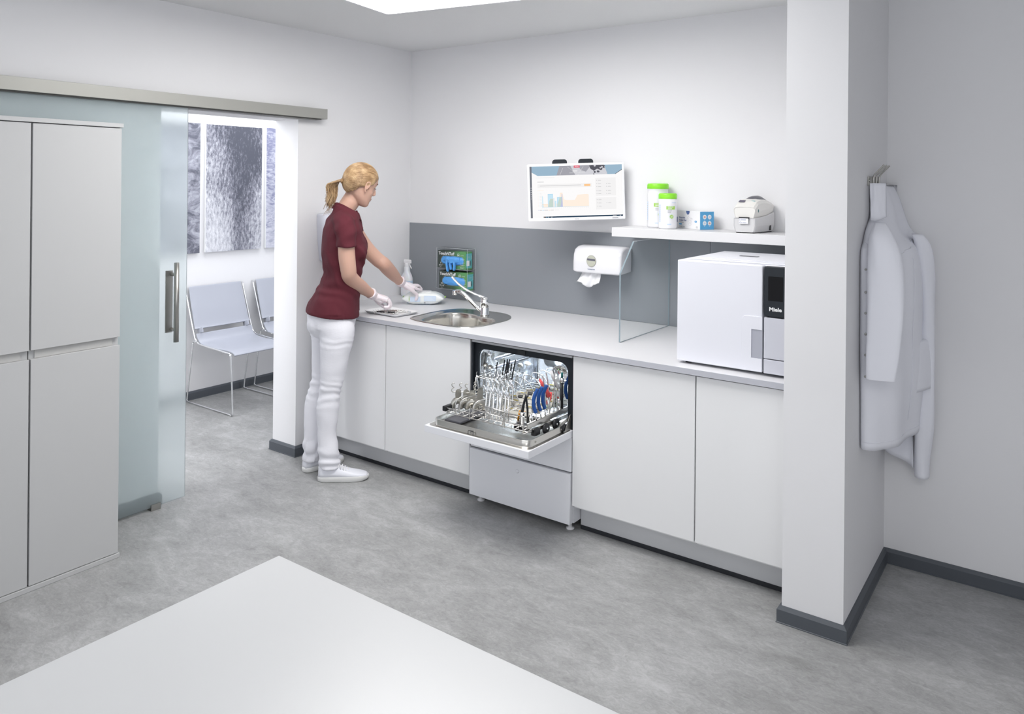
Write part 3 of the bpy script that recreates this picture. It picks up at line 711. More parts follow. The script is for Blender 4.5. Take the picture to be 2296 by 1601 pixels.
low.build('base_shell', PRN2, lp, bevel=0.004, seg=3, local=True)
upm = MB().loft([prow(-0.098, 0.051, 0.071, 0.122, 0.010), prow(-0.101, 0.054, 0.0735, 0.125, 0.012), prow(-0.07, 0.056, 0.0745, 0.152, 0.016), prow(-0.03, 0.057, 0.0785, 0.163, 0.02), prow(0.03, 0.0575, 0.084, 0.162, 0.02), prow(0.08, 0.057, 0.094, 0.148, 0.016), prow(0.108, 0.055, 0.099, 0.140, 0.012)], 0, (True, True), False)
for f in range(len(upm.f)): pass
upm.build('upper_shell', PRN, lp, bevel=0.004, seg=3, local=True)
arc = []
for yy, hh in ((-0.035, 0.160), (-0.025, 0.170), (0.0, 0.177), (0.035, 0.178), (0.062, 0.166), (0.075, 0.150)):
    arc.append([(0.036 * cos(t) * 1.15, yy, 0.146 + (hh - 0.146) * sin(t)) for t in [pi * i / 14 for i in range(15)]])
MB().loft(arc, 0, (True, True), True).build('media_window', GREYD, lp, local=True)
MB().box(-0.026, 0.026, -0.1055, -0.099, 0.068, 0.0765).build('label_slot', BLACK, lp, local=True)
lbm = MB(); TL = frame((-0.0235, -0.1085, 0.0445), (1, 0.0, 0), (0, 0.10, 1))
lbm.box(0, 0.047, 0, 0.026, 0, 0.0004, 0, TL)
for r_, segs in ((0.0215, ((0.002, 0.008), (0.011, 0.036))), (0.0165, ((0.002, 0.007), (0.010, 0.035))), (0.0112, ((0.003, 0.012),)), (0.005, ((0.002, 0.007), (0.010, 0.016), (0.019, 0.040)))):
    for a, b_ in segs:
        x = a
        while x < b_ - 0.001:
            wd = random.uniform(0.0012, 0.003); lbm.box(x, min(x + wd, b_), r_, r_ + 0.0018, 0.0005, 0.0007, 1, TL); x += wd + 0.0007
lbm.build('printed_label', [PAPER, DKBP], lp, local=True, recalc=False)
MB().ell((0.0, 0, 0), (0.0012, 0.004, 0.0085), 14, 0, Matrix.Translation((0.0565, -0.068, 0.107))).build('release_latch', TEAL, lp, local=True)
MB().ell((0, 0, 0), (0.013, 0.007, 0.0015), 16, 0, Matrix.Translation((0.026, -0.064, 0.1525)) @ Matrix.Rotation(0.45, 4, 'X')).build('feed_button', mat('pale_teal', (0.35, 0.55, 0.55), 0.4), lp, local=True)
MB().box(-0.034, -0.004, -0.010, 0.008, -0.0005, 0.0008, 0, Matrix.Translation((-0.006, -0.072, 0.1525)) @ Matrix.Rotation(0.5, 4, 'X')).build('maker_badge', mat('badge', (0.12, 0.11, 0.16), 0.4), lp, local=True)
MB().box(0.0555, 0.0588, 0.055, 0.068, 0.010, 0.034).build('side_socket', BLACK, lp, local=True)
MB().box(-0.046, 0.046, -0.09, 0.1, 0.0, 0.0045).build('rubber_base', BLACK, lp, local=True)

# ------------------------------------------------------------------ towel dispenser
td = thing('towel_dispenser', 'glossy white paper towel dispenser on the slate splashback', 'towel dispenser', (1.54, -0.07, 1.10))
X0, X1 = 1.384, 1.688
def sec(x, k=1.0, dy=0.0):
    prof = [(-0.0085, 1.258), (-0.05, 1.263), (-0.092, 1.258), (-0.122, 1.243), (-0.137, 1.215), (-0.142, 1.17), (-0.1425, 1.118), (-0.132, 1.112), (-0.0085, 1.118)]
    cy, cz = -0.05, 1.18
    return [(x, min(-0.0085, cy + (y - cy) * k), cz + (z - cz) * k) for y, z in prof]
rg = [sec(X0, 0.86), sec(X0 + 0.003, 0.93), sec(X0 + 0.010, 0.975), sec(X0 + 0.024, 1.0), sec((X0 + X1) / 2, 1.01), sec(X1 - 0.024, 1.0), sec(X1 - 0.010, 0.975), sec(X1 - 0.003, 0.93), sec(X1, 0.86)]
MB().loft(rg, 0, (True, True), True).build('dispenser_cover', WHG, td, bevel=0.006, seg=3)
wn = MB(); cxw, czw = 1.508, 1.181
TW = frame((cxw, -0.1435, czw), (1, 0, 0), (0, -0.0, 1))
wn.prism([(0.030 * cos(a), 0.0325 * sin(a)) for a in [2 * pi * k / 32 for k in range(32)]], 0.003, 0, TW)
wn.prism([(0.0265 * cos(a), 0.029 * sin(a)) for a in [2 * pi * k / 32 for k in range(32)]], 0.0005, 1, TW @ Matrix.Translation((0, 0, 0.003)))
wn.prism([(-0.0255, 0.003), (0.0255, 0.0), (0.024, 0.012), (-0.024, 0.014)], 0.0005, 2, TW @ Matrix.Translation((0, 0, 0.0035)))
wn.build('viewing_window', [mat('window_rim', (0.42, 0.42, 0.37), 0.3), mat('window_film', (0.52, 0.53, 0.45), 0.2), mat('window_core', (0.13, 0.13, 0.16), 0.4)], td)
MB().text('Kimberly-Clark', 0.0075, frame((1.508, -0.1445, 1.133), (1, 0, 0), (0, 0, 1)), 0, 0.0003, 'CENTER').build('lettering', DKBP, td)
tw = MB(); rows = []
for i in range(11):
    t = i / 10; z = 1.113 - 0.062 * t; fl = 0.5 + 0.9 * t
    row = []
    for j in range(21):
        s_ = j / 20; x = 1.487 + (s_ - 0.5) * (0.115 + 0.045 * t) - 0.012 * t
        y = -0.105 - 0.025 * t + 0.011 * fl * sin(s_ * 9 + t * 2) * 0.7 + 0.006 * sin(s_ * 19 + 3 * t)
        zz = z + (0.010 * (sin(s_ * 8) + 0.4 * sin(s_ * 21)) - (0.012 if 0.3 < s_ < 0.7 else 0)) * t * 0.8
        row.append(Vector((x, y, zz)))
    rows.append(row + [p + Vector((0, 0.0012, 0)) for p in row[::-1]])
tw.loft(rows, 0, (True, True), True)
tag(tw.build('paper_towel', PAPER), 'crumpled white paper towel hanging out of the dispenser', 'paper towel')

# ------------------------------------------------------------------ monitor
TLc = Vector((1.235, -0.382, 1.711)); TR = Vector((1.666, -0.068, 1.731)); BL = Vector((1.243, -0.376, 1.397))
Wm = (TR - TLc).length; Hm = (TLc - BL).length
mt = thing('monitor', 'white-framed monitor on the wall showing a process chart', 'monitor', (1.45, -0.22, 1.39))
Tm = frame(BL, TR - TLc, TLc - BL)
m = MB(); o = [(x + Wm / 2, y + Hm / 2) for x, y in rrect(Wm, Hm, 0.007, 4)]; m.prism(o, 0.022, 0, Tm @ Matrix.Translation((0, 0, -0.022)))
m.prism([(x + Wm / 2, y + Hm / 2) for x, y in rrect(Wm * 0.7, Hm * 0.7, 0.03, 4)], 0.03, 0, Tm @ Matrix.Translation((0, 0, -0.045)))
m.build('casing', WHP, mt, bevel=0.0025)
SC = {k: emat('screen_' + k, c, 0.8) for k, c in dict(white=(0.93, 0.92, 0.92), side=(0.86, 0.85, 0.85), bar=(0.17, 0.18, 0.21), task=(0.02, 0.05, 0.09), ban1=(0.32, 0.46, 0.58), ban2=(0.36, 0.36, 0.40), ban3=(0.62, 0.62, 0.66), dk=(0.10, 0.10, 0.12), pink=(0.72, 0.12, 0.18), org=(0.93, 0.56, 0.28), peach=(0.96, 0.83, 0.72), sky=(0.55, 0.76, 0.88), blue=(0.24, 0.55, 0.76), green=(0.55, 0.66, 0.60), lilac=(0.52, 0.54, 0.74), txt=(0.35, 0.35, 0.37), grey=(0.74, 0.74, 0.75)).items()}
keys = list(SC); scr = MB(); KI = {k: i for i, k in enumerate(keys)}
# picture coordinates taken on the screen itself: u 0..1720, v 0..950 (left to right, top to bottom)
sx0, sx1, sy0, sy1 = 0.0135, Wm - 0.013, 0.018, Hm - 0.0125
def S(u, v): return (sx0 + (sx1 - sx0) * u / 1720, sy1 - (sy1 - sy0) * v / 950)
def poly(k, pts, lay=1): scr.prism([S(*p) for p in pts], 0.00012, KI[k], Tm @ Matrix.Translation((0, 0, 0.0001 + 0.00016 * lay)))
def rect(k, a, b, c, d, lay=1): poly(k, [(a, b), (c, b), (c, d), (a, d)], lay)
rect('white', 0, 0, 1720, 950, 0); rect('bar', 0, 0, 38, 950); rect('task', 240, 925, 1720, 950)
rect('ban3', 38, 0, 1720, 175); poly('ban1', [(38, 0), (560, 0), (500, 175), (150, 175), (38, 110)], 2); poly('ban2', [(560, 0), (760, 0), (850, 175), (500, 175)], 2)
poly('ban2', [(900, 0), (1150, 0), (1050, 120), (960, 90)], 2); poly('dk', [(1110, 0), (1390, 0), (1400, 60), (1330, 100), (1260, 70), (1190, 110), (1130, 60)], 2); poly('ban1', [(1390, 0), (1720, 0), (1720, 90), (1600, 175), (1450, 175)], 2)
poly('white', [(1720, 100), (1720, 176), (1600, 176)], 3); poly('dk', [(1720, 88), (1720, 100), (1600, 176), (1585, 176)], 3); poly('white', [(38, 110), (150, 176), (38, 176)], 3)
random.seed(3)
for q in range(26):
    cu, cv, rr = random.uniform(1120, 1440), random.uniform(5, 165), random.uniform(6, 22)
    poly('ban3' if q % 3 else 'dk', [(cu + rr * cos(a), cv + rr * sin(a)) for a in [2 * pi * k / 10 for k in range(10)]], 3)
for a in ((700, 20, 900, 170), (1000, 20, 900, 175), (1060, 130, 1300, 100), (1300, 100, 1420, 170), (620, 40, 560, 170)):
    poly('grey', [(a[0], a[1]), (a[0] + 5, a[1]), (a[2] + 5, a[3]), (a[2], a[3])], 4)
rect('pink', 825, 0, 935, 42, 5)
scr.text('Miele', (sy1 - sy0) * 0.035, Tm @ Matrix.Translation((*S(880, 32), 0.001)), KI['white'], 0.00005, 'CENTER')
rect('white', 800, 95, 890, 108, 5); rect('grey', 740, 132, 1030, 138, 5)
rect('side', 140, 330, 1150, 400); rect('org', 1010, 345, 1125, 385, 2); rect('txt', 185, 358, 950, 363, 2); rect('grey', 110, 208, 460, 214, 2); rect('txt', 140, 285, 260, 292, 2); rect('peach', 140, 440, 255, 446, 2)
rect('side', 1220, 240, 1600, 570, 1); rect('side', 1220, 600, 1600, 820, 1)
for u, v in ((1240, 280), (1240, 340), (1420, 340), (1240, 395), (1420, 395), (1240, 470), (1420, 470), (1240, 525), (1420, 525), (1240, 635), (1420, 695), (1240, 695), (1240, 755)):
    rect('txt', u, v, u + 10, v + 8, 3); rect('grey', u + 30, v - 4, u + 75, v, 3); rect('txt', u + 30, v + 6, u + 85, v + 10, 3)
CB = 755
poly('peach', [(215, CB), (215, 700), (330, 700), (360, 620), (400, 605), (440, 605), (455, 690), (500, 690), (520, 660), (560, 500), (600, 495), (630, 620), (690, 632), (830, 632), (880, 540), (1000, 530), (1080, 530), (1090, 545), (1090, CB)], 2)
poly('sky', [(222, CB), (222, 540), (236, 560), (242, CB)], 3); poly('sky', [(328, CB), (328, 515), (420, 512), (422, CB)], 3); poly('sky', [(434, CB), (434, 585), (446, 585), (446, CB)], 3); poly('sky', [(456, CB), (456, 640), (484, 640), (484, CB)], 3)
poly('sky', [(498, CB), (498, 580), (590, 575), (590, CB)], 3); poly('green', [(330, CB), (352, 640), (372, 606), (420, 606), (422, CB)], 4); poly('green', [(498, CB), (506, 700), (545, 585), (585, 580), (575, CB)], 4); poly('lilac', [(556, CB), (575, 680), (588, 510), (598, 520), (602, CB)], 5)
for a in ((328, 512, 422, 516), (498, 575, 590, 579), (215, CB - 3, 1090, CB), (328, 512, 331, CB), (420, 512, 423, CB), (498, 580, 501, CB)): rect('blue', *a, 6)
for a in ((215, 698, 330, 702), (372, 603, 440, 607), (556, 496, 602, 500)): rect('org', *a, 6)
for q in range(10):
    for c, u in (('org', 145), ('blue', 168), ('txt', 192)): rect(c, u, 495 + q * 27, u + (14 if c == 'txt' else 5), 499 + q * 27, 2)
for q in range(25): rect('grey', 208 + q * 36, 770, 226 + q * 36, 774, 2)
for c, u, w_ in (('lilac', 140, 30), ('txt', 175, 36), ('blue', 220, 30), ('txt', 255, 70), ('org', 335, 30), ('txt', 372, 60), ('grey', 450, 80)): rect(c, u, 805, u + w_, 812, 2)
for q in range(6): rect('white', 14, 390 + q * 40, 24, 400 + q * 40, 2)
for c, u in (('org', 255), ('blue', 290), ('sky', 320), ('grey', 385)): rect(c, u, 932, u + 14, 943, 2)
rect('grey', 1530, 934, 1600, 940, 2); rect('white', 1660, 932, 1675, 942, 2)
scr.build('screen', [SC[k] for k in keys], mt, recalc=False)
MBK = MB()
for cu in (0.341, 0.612):
    pts = [(x + cu * Wm, y + Hm + 0.004) for x, y in rrect(0.082, 0.040, 0.016, 6)]
    MB().prism(pts, 0.012, 0, Tm @ Matrix.Translation((0, 0, -0.040))).build('mount_tab', ANTH, mt)
MBK.tube([Tm @ Vector((Wm * 0.48, Hm * 0.5, -0.03)), Tm @ Vector((Wm * 0.52, Hm * 0.5, -0.12)), Vector((1.50, -0.02, 1.57))], 0.02, 12)
MBK.box(1.42, 1.58, -0.018, -0.0008, 1.49, 1.65)
MBK.build('wall_bracket', ANTH, mt)
MB().box(Wm * 0.865, Wm * 0.925, 0.0065, 0.0095, 0.0002, 0.0012, 0, Tm).build('control_key_strip', GREYD, mt)
MB().text('SAMSUNG', 0.0048, Tm @ Matrix.Translation((Wm / 2, 0.0065, 0.0003)), 0, 0.0002, 'CENTER').build('lettering', GREYD, mt)
# ------------------------------------------------------------------ acrylic glove box holder with two glove cartons
gh = thing('glove_box_holder', 'clear acrylic wall holder with two stacked glove cartons', 'holder', (0.452, -0.05, 0.922))
A0, A1, AD = 0.322, 0.5785, -0.088
ac = MB()
ac.box(A0, A1, -0.0088, -0.0068, 0.921, 1.187)
for z in (0.921, 1.0525, 1.184): ac.box(A0, A1, AD, -0.009, z, z + 0.0022)
ac.box(A0 - 0.0022, A0 - 0.0002, AD, -0.0068, 0.921, 1.187)
for z in (0.9245, 1.056):      # narrow retaining strips that keep the cartons in
    ac.box(A0, A1, AD - 0.0022, AD - 0.0002, z - 0.0035, z + 0.006)
ac.build('acrylic_body', ACRYL, gh)
ed = MB()
for a, b_ in (((A1, AD, 0.922), (A1, AD, 1.1865)), ((A1, -0.008, 0.922), (A1, -0.008, 1.1865)), ((A1, AD, 0.9225), (A1, -0.008, 0.9225)), ((A1, AD, 1.0535), (A1, -0.008, 1.0535)), ((A1, AD, 1.1865), (A1, -0.008, 1.1865)), ((A0, AD, 1.186), (A1, AD, 1.1865)), ((A0 - 0.001, AD, 0.922), (A0 - 0.001, AD, 1.1865)), ((A0, AD, 0.9215), (A1, AD, 0.9215)), ((A0, AD, 1.0535), (A1, AD, 1.0535))):
    ed.cyl(a, b_, 0.0009, 6)
ed.build('acrylic_edges', mat('acrylic_edge', (0.62, 0.65, 0.68), 0.2), gh)

CARD = mat('green_carton', (0.09, 0.24, 0.10), 0.45)
r_ = None
nt = CARD.node_tree; tcn = nt.nodes.new('ShaderNodeTexCoord'); sep = nt.nodes.new('ShaderNodeSeparateXYZ'); rampn = nt.nodes.new('ShaderNodeValToRGB')
mpn = nt.nodes.new('ShaderNodeMapRange'); mpn.inputs[1].default_value = -0.12; mpn.inputs[2].default_value = 0.12
nt.links.new(tcn.outputs['Object'], sep.inputs[0]); nt.links.new(sep.outputs['X'], mpn.inputs[0]); nt.links.new(mpn.outputs[0], rampn.inputs[0])
e = rampn.color_ramp.elements; e[0].position = 0.25; e[0].color = (0.045, 0.062, 0.052, 1); e[1].position = 0.8; e[1].color = (0.105, 0.30, 0.11, 1)
x_ = e.new(0.55); x_.color = (0.055, 0.11, 0.055, 1)
nt.links.new(rampn.outputs[0], bsdf(CARD).inputs['Base Color'])
def glove_carton(x0, z0, size, rng, label, pulled):
    w, h, d = 0.234, 0.112, 0.062
    cx = x0 + w / 2
    t = thing('glove_carton', label, 'carton', (cx, -0.055, z0), 0, 'glove cartons in the acrylic holder')
    y0 = AD + 0.003
    # hollow front so that the gloves show through the opening
    hole = [(0.012 + 0.062 * (1 if cos(a) > 0 else -1) + 0.031 * cos(a), 0.052 + 0.029 * sin(a)) for a in [2 * pi * k / 40 for k in range(40)]]
    bm = bmesh.new(); rc = [(-w / 2, 0), (w / 2, 0), (w / 2, h), (-w / 2, h)]
    ov = [bm.verts.new((x, y, 0)) for x, y in rc]; hv = [bm.verts.new((x - 0.005, y, 0)) for x, y in hole]
    es = [bm.edges.new((ov[i], ov[(i + 1) % 4])) for i in range(4)] + [bm.edges.new((hv[i], hv[(i + 1) % 40])) for i in range(40)]
    bmesh.ops.triangle_fill(bm, use_beauty=True, edges=es); bm.verts.index_update()
    m = MB(); T = frame((0, y0 + 0.055, 0), (1, 0, 0), (0, 0, 1))
    m.add([v.co.copy() for v in bm.verts], [tuple(v.index for v in f.verts) for f in bm.faces], 0, False, T); bm.free()
    yb = y0 + d + 0.055; yf = y0 + 0.055
    m.add([(-w / 2, yf, 0), (w / 2, yf, 0), (w / 2, yb, 0), (-w / 2, yb, 0), (-w / 2, yf, h), (w / 2, yf, h), (w / 2, yb, h), (-w / 2, yb, h)], [(0, 1, 2, 3), (4, 5, 6, 7), (3, 2, 6, 7), (0, 3, 7, 4), (1, 2, 6, 5)], 0)
    m.build('carton', CARD, t, local=True, recalc=False)
    MB().box(w / 2 + 0.0002, w / 2 + 0.0007, yf + 0.002, yb - 0.002, 0.010, h - 0.010).build('teal_side_panel', TEALP, t, local=True)
    p = MB(); TT = T @ Matrix.Translation((0, 0, 0.0006))
    p.text('TouchNTuff', 0.027, TT @ Matrix.Translation((-w / 2 + 0.006, h - 0.026, 0)), 0, 0.0003, bold=0.0006, sx=0.98)
    p.tube([TT @ Vector((0.055 + 0.0095 * cos(a), h - 0.022 + 0.0095 * sin(a), 0)) for a in [2 * pi * k / 24 for k in range(24)]], 0.0007, 4, 0, loop=True)
    p.box(0.049, 0.061, h - 0.0245, h - 0.0195, 0, 0.0004, 0, TT)
    p.text('92-670', 0.009, TT @ Matrix.Translation((0.073, h - 0.026, 0)), 1, 0.0002)
    p.text(size, 0.015, TT @ Matrix.Translation((-0.093, 0.028, 0)), 0, 0.0002, 'CENTER'); p.text(rng, 0.014, TT @ Matrix.Translation((-0.093, 0.014, 0)), 0, 0.0002, 'CENTER')
    p.box(-0.100, -0.086, 0.007, 0.0085, 0, 0.0004, 0, TT)
    for q in range(4):
        for k in range(3): p.box(0.070, 0.107 - 0.006 * ((q + k) % 3), 0.064 - q * 0.017 - k * 0.0035, 0.0652 - q * 0.017 - k * 0.0035, 0, 0.0004, 1, TT)
    ho = [TT @ Vector((x - 0.005 + (0.004 * (1 if x > 0.012 else -1)), y, 0)) for x, y in hole]
    p.tube([q for q in ho if True], 0.0006, 4, 1, loop=True)
    TS = frame((w / 2 + 0.0012, yf, 0), (0, 1, 0), (0, 0, 1))
    p.box(0.006, 0.034, 0.024, 0.058, 0, 0.0004, 0, TS)
    for q in range(4): p.box(0.037, 0.049, 0.026 + 0.008 * q, 0.031 + 0.008 * q, 0, 0.0004, 2, TS)
    p.box(0.055, 0.057, 0.064, 0.088, 0, 0.0004, 0, TS); p.text('Ansell', 0.008, TS @ Matrix.Translation((0.02, 0.078, 0)), 1, 0.0002)
    p.build('printed_lettering', [WHPR, mat('soft_white_print', (0.55, 0.62, 0.55), 0.5), DGP], t, local=True, recalc=False)
    # folded gloves behind the opening
    g = MB()
    g.tube([Vector((-0.088, yf + 0.009, 0.052)), Vector((-0.02, yf + 0.005, 0.050)), Vector((0.03, yf + 0.005, 0.053)), Vector((0.098, yf + 0.009, 0.052))], [(0.010, 0.024), (0.012, 0.029), (0.012, 0.029), (0.010, 0.024)], 20)
    for q in range(5): g.tube(spline([(-0.075, yf + 0.004, 0.034 + 0.009 * q), (-0.03 + 0.01 * q, yf - 0.001, 0.040 + 0.006 * q), (0.02, yf, 0.034 + 0.009 * ((q + 2) % 5)), (0.078, yf + 0.004, 0.036 + 0.008 * ((q * 2) % 5))], 4), [(0.005, 0.008)] * 13, 8)
    g = fuse(g, 0.0022, 3, 0.5, lambda v: 0.0016 * noise.noise(v * 60))
    gg = g.build('folded_gloves', GLOVEB, t, local=True, recalc=False)
    return t
glove_carton(0.330, 1.0555, 'S', '6½-7', 'upper green glove carton, size S, with a blue glove pulled out', True)
glove_carton(0.342, 0.924, 'XL', '9½-10', 'lower green glove carton, size XL, behind the tap lever', False)
g = MB(); gy = AD - 0.009
for path, rr in ((((0.418, 1.112), (0.420, 1.085), (0.424, 1.060), (0.430, 1.036)), 0.0135), (((0.440, 1.110), (0.448, 1.088), (0.452, 1.066), (0.456, 1.050)), 0.0125), (((0.475, 1.112), (0.482, 1.090), (0.482, 1.066), (0.480, 1.046)), 0.0130)):
    pts = spline([(x, gy - 0.003 * (i > 0), z) for i, (x, z) in enumerate(path)], 4)
    g.tube(pts, [(rr * 0.8, rr * 0.5)] * 4 + [(rr, rr * 0.5)] * (len(pts) - 6) + [(rr * 0.85, rr * 0.42), (rr * 0.4, rr * 0.2)], 14)
g.tube([(0.395, AD + 0.002, 1.117), (0.42, gy + 0.001, 1.116), (0.455, gy - 0.003, 1.110), (0.49, gy, 1.114), (0.512, AD + 0.004, 1.118)], [(0.010, 0.014), (0.010, 0.020), (0.010, 0.023), (0.010, 0.019), (0.009, 0.012)], 16)
for q in range(6): g.tube(spline([(0.378 + 0.004 * q, AD + 0.002, 1.104 + 0.006 * q), (0.42 + 0.004 * q, gy - 0.009, 1.118 - 0.004 * q), (0.47, gy - 0.010, 1.100 + 0.005 * ((q * 2) % 5)), (0.515 - 0.003 * q, AD + 0.002, 1.106 + 0.005 * q)], 4), [(0.003, 0.005)] * 13, 8)
gm = fuse(g, 0.0020, 2, 0.5, lambda v: 0.0014 * noise.noise(v * 70))
tag(gm.build('nitrile_glove', GLOVEB), 'blue nitrile glove hanging limp out of the upper glove carton', 'glove')

# ------------------------------------------------------------------ spray bottle
sb = thing('spray_bottle', 'translucent white trigger spray bottle in the corner of the worktop', 'spray bottle', (0.085, -0.115, 0.8505), radians(0))
def orect(w, d, z, r=0.7):
    return [(w * math.copysign(abs(cos(a)) ** r, cos(a)), d * math.copysign(abs(sin(a)) ** r, sin(a)), z) for a in [2 * pi * k / 28 for k in range(28)]]
prof = [(0.036, 0.024, 0.0), (0.043, 0.029, 0.004), (0.044, 0.030, 0.02), (0.044, 0.030, 0.10), (0.043, 0.029, 0.118), (0.034, 0.024, 0.142), (0.022, 0.019, 0.160), (0.019, 0.018, 0.175), (0.019, 0.018, 0.192), (0.0145, 0.0145, 0.198), (0.0145, 0.0145, 0.205)]
MB().loft([orect(w, d, z, 0.85) for w, d, z in prof], 0, (True, True), True).build('bottle', BOTT, sb, local=True)
hdm = MB().lathe([(0.017, 0.198), (0.0175, 0.20), (0.0175, 0.216), (0.0135, 0.220), (0.0, 0.220)], 22)
hdm.loft([[(x, y * s, z) for y, z in ((-0.008, 0.218), (0.008, 0.218), (0.0085, 0.234), (0.005, 0.242), (-0.005, 0.242), (-0.0085, 0.234))] for x, s in ((-0.027, 0.5), (-0.024, 0.9), (-0.005, 1.0), (0.025, 0.9), (0.034, 0.8))], 0, (True, True), False)
hdm.build('spray_head', WHP, sb, bevel=0.002, local=True)
MB().tube(spline([(0.018, 0, 0.222), (0.024, 0, 0.210), (0.030, 0, 0.198), (0.040, 0, 0.186)], 4), [(0.0045, 0.003)] * 13, 10).build('trigger', WHP, sb, local=True)
MB().loft([orect(0.0445, 0.0305, 0.055, 0.85), orect(0.0445, 0.0305, 0.105, 0.85)], 0, (False, False), True).build('paper_label', PALEB, sb, local=True)

# ------------------------------------------------------------------ wipes pack
wp = thing('wipes_pack', 'soft white and pale blue flat pack of disinfectant wipes', 'wipes pack', (0.392, -0.285, 0.8505), radians(36))
rows = []
for i in range(25):
    t = i / 24; u = -0.128 + 0.256 * t; e_ = abs(2 * t - 1)
    k = (1 - e_ ** 3.2); hh = 0.002 + 0.072 * k; cz = 0.038 + 0.004 * sin(t * 9) - 0.001; dd = 0.060 + 0.004 * (1 - k)
    zlo = 0.0 + 0.036 * (e_ ** 3.4); zhi = 0.076 - 0.036 * (e_ ** 4.5)
    if zhi - zlo < 0.003: zhi = zlo + 0.003
    ring = []
    for a in [2 * pi * j / 24 for j in range(24)]:
        y = dd * math.copysign(abs(cos(a)) ** 0.45, cos(a)); z = (zlo + zhi) / 2 + (zhi - zlo) / 2 * math.copysign(abs(sin(a)) ** 0.65, sin(a))
        n_ = noise.noise(Vector((u * 40, y * 30, z * 40))) * 0.0022 * (0.4 + e_)
        ring.append((u, y, max(z + n_, 0.0003)))
    rows.append(ring)
MB().loft(rows, 0, (True, True), True).build('pack', mat('wipes_film', (0.80, 0.83, 0.82), 0.3), wp, local=True)
MB().prism([(x - 0.005, y - 0.0) for x, y in rrect(0.105, 0.062, 0.02, 6)], 0.006, 0, Matrix.Translation((0, 0, 0.0735))).build('flip_lid', WHP, wp, bevel=0.0015, local=True)
lw = MB()
def on_front(u0, u1, z0, z1, mi):
    n = 8; vsx = []
    for i in range(n + 1):
        u = u0 + (u1 - u0) * i / n; e_ = abs(u / 0.128); zlo = 0.036 * e_ ** 3.4; zhi = 0.076 - 0.036 * e_ ** 4.5; zc = (zlo + zhi) / 2; zh = (zhi - zlo) / 2
        dd = 0.060 + 0.004 * (e_ ** 3.2)
        for z in [z0 + (z1 - z0) * q / 4 for q in range(5)]:
            s_ = max(-1, min(1, (z - zc) / zh)); s_ = math.copysign(abs(s_) ** (1 / 0.65), s_); c_ = sqrt(max(0, 1 - s_ * s_)) ** 0.45
            vsx.append((u, -dd * c_ - 0.0022, z))
    lw.add(vsx, [(i * 5 + q, i * 5 + 5 + q, i * 5 + 6 + q, i * 5 + 1 + q) for i in range(n) for q in range(4)], mi, True)
on_front(-0.078, -0.015, 0.020, 0.052, 0); on_front(0.008, 0.082, 0.024, 0.058, 0)
for q in range(4): on_front(-0.086, -0.081, 0.024 + 0.008 * q, 0.028 + 0.008 * q, 2)
for q in range(4): on_front(0.012, 0.072 - 0.006 * q, 0.030 + 0.006 * q, 0.0315 + 0.006 * q, 1)
on_front(0.008, 0.017, 0.010, 0.019, 3)
for q in range(4): on_front(0.022 + 0.011 * q, 0.029 + 0.011 * q, 0.011, 0.018, 1)
on_front(-0.105, 0.09, 0.0025, 0.007, 4)
lw.build('printed_label', [mat('wipe_blue', (0.60, 0.70, 0.83), 0.35), mat('wipe_pale', (0.74, 0.78, 0.83), 0.35), LIMEP, GREYP, PALEB], wp, local=True, recalc=False)
for x0_ in (-0.134, 0.124): MB().box(x0_, x0_ + 0.011, 0.02, 0.058, 0.036, 0.040).build('green_edge', LIMEP, wp, local=True)

# ------------------------------------------------------------------ instrument tray and its instruments
tray = thing('instrument_tray', 'shallow white plastic tray with dental instruments in front of the woman', 'tray', (0.482, -0.660, 0.8505), radians(-3))
def tr(w, h, r, z): return [(x, y, z) for x, y in rrect(w, h, r, 5)]
MB().loft([tr(0.245, 0.160, 0.012, 0.0005), tr(0.250, 0.166, 0.014, 0.002), tr(0.272, 0.188, 0.02, 0.0125), tr(0.278, 0.194, 0.022, 0.0135), tr(0.278, 0.194, 0.022, 0.0150), tr(0.270, 0.186, 0.02, 0.0145), tr(0.246, 0.162, 0.012, 0.0035)], 0, (True, True), True).build('tray_body', WHP, tray, local=True)
def dental(x, y, z, ang, L, label, dark=False, group='dental instruments on the tray', tip=1):
    t = thing('dental_instrument', label, 'dental instrument', (x, y, z), ang, group)
    m = MB(); r = 0.0038
    if dark:
        m.tube([(-L * 0.32, 0, r), (-L * 0.05, 0, r)], r * 1.15, 10, 1).tube([(L * 0.05, 0, r), (L * 0.32, 0, r)], r * 1.15, 10, 1).tube([(-L * 0.05, 0, r), (L * 0.05, 0, r)], r, 10, 0)
    else:
        pts = [(-L * 0.32 + L * 0.64 * i / 12, 0, r) for i in range(13)]
        m.tube(pts, [r * (1.15 if i % 2 else 0.8) for i in range(13)], 10, 0)
    m.build('grip', [WIRE, BLACK], t, local=True)
    for s in (-1, 1):
        MB().tube(spline([(s * L * 0.32, 0, r), (s * L * 0.41, 0, r * 0.9), (s * L * 0.46, s * tip * 0.003, r * 0.8), (s * L * 0.49, s * tip * 0.004, r + 0.006)], 4), [0.0016] * 8 + [0.0009] * 5, 6).build('working_tip', WIRE, t, local=True)
    return t
bx, by, bz = 0.482, -0.660, 0.8555
dental(bx - 0.01, by - 0.035, bz, radians(28), 0.165, 'black-handled dental instrument nearest the tray front edge', True)
dental(bx - 0.02, by - 0.008, bz, radians(30), 0.17, 'steel dental instrument beside the black-handled one on the tray')
dental(bx - 0.025, by + 0.012, bz, radians(30), 0.17, 'ridged steel dental instrument in the middle of the tray')
dental(bx - 0.03, by + 0.032, bz, radians(29), 0.165, 'steel dental instrument at the back of the tray, under the gloved hand')
dental(bx + 0.02, by - 0.060, bz, radians(27), 0.15, 'thin steel probe lying closest to the tray front corner')
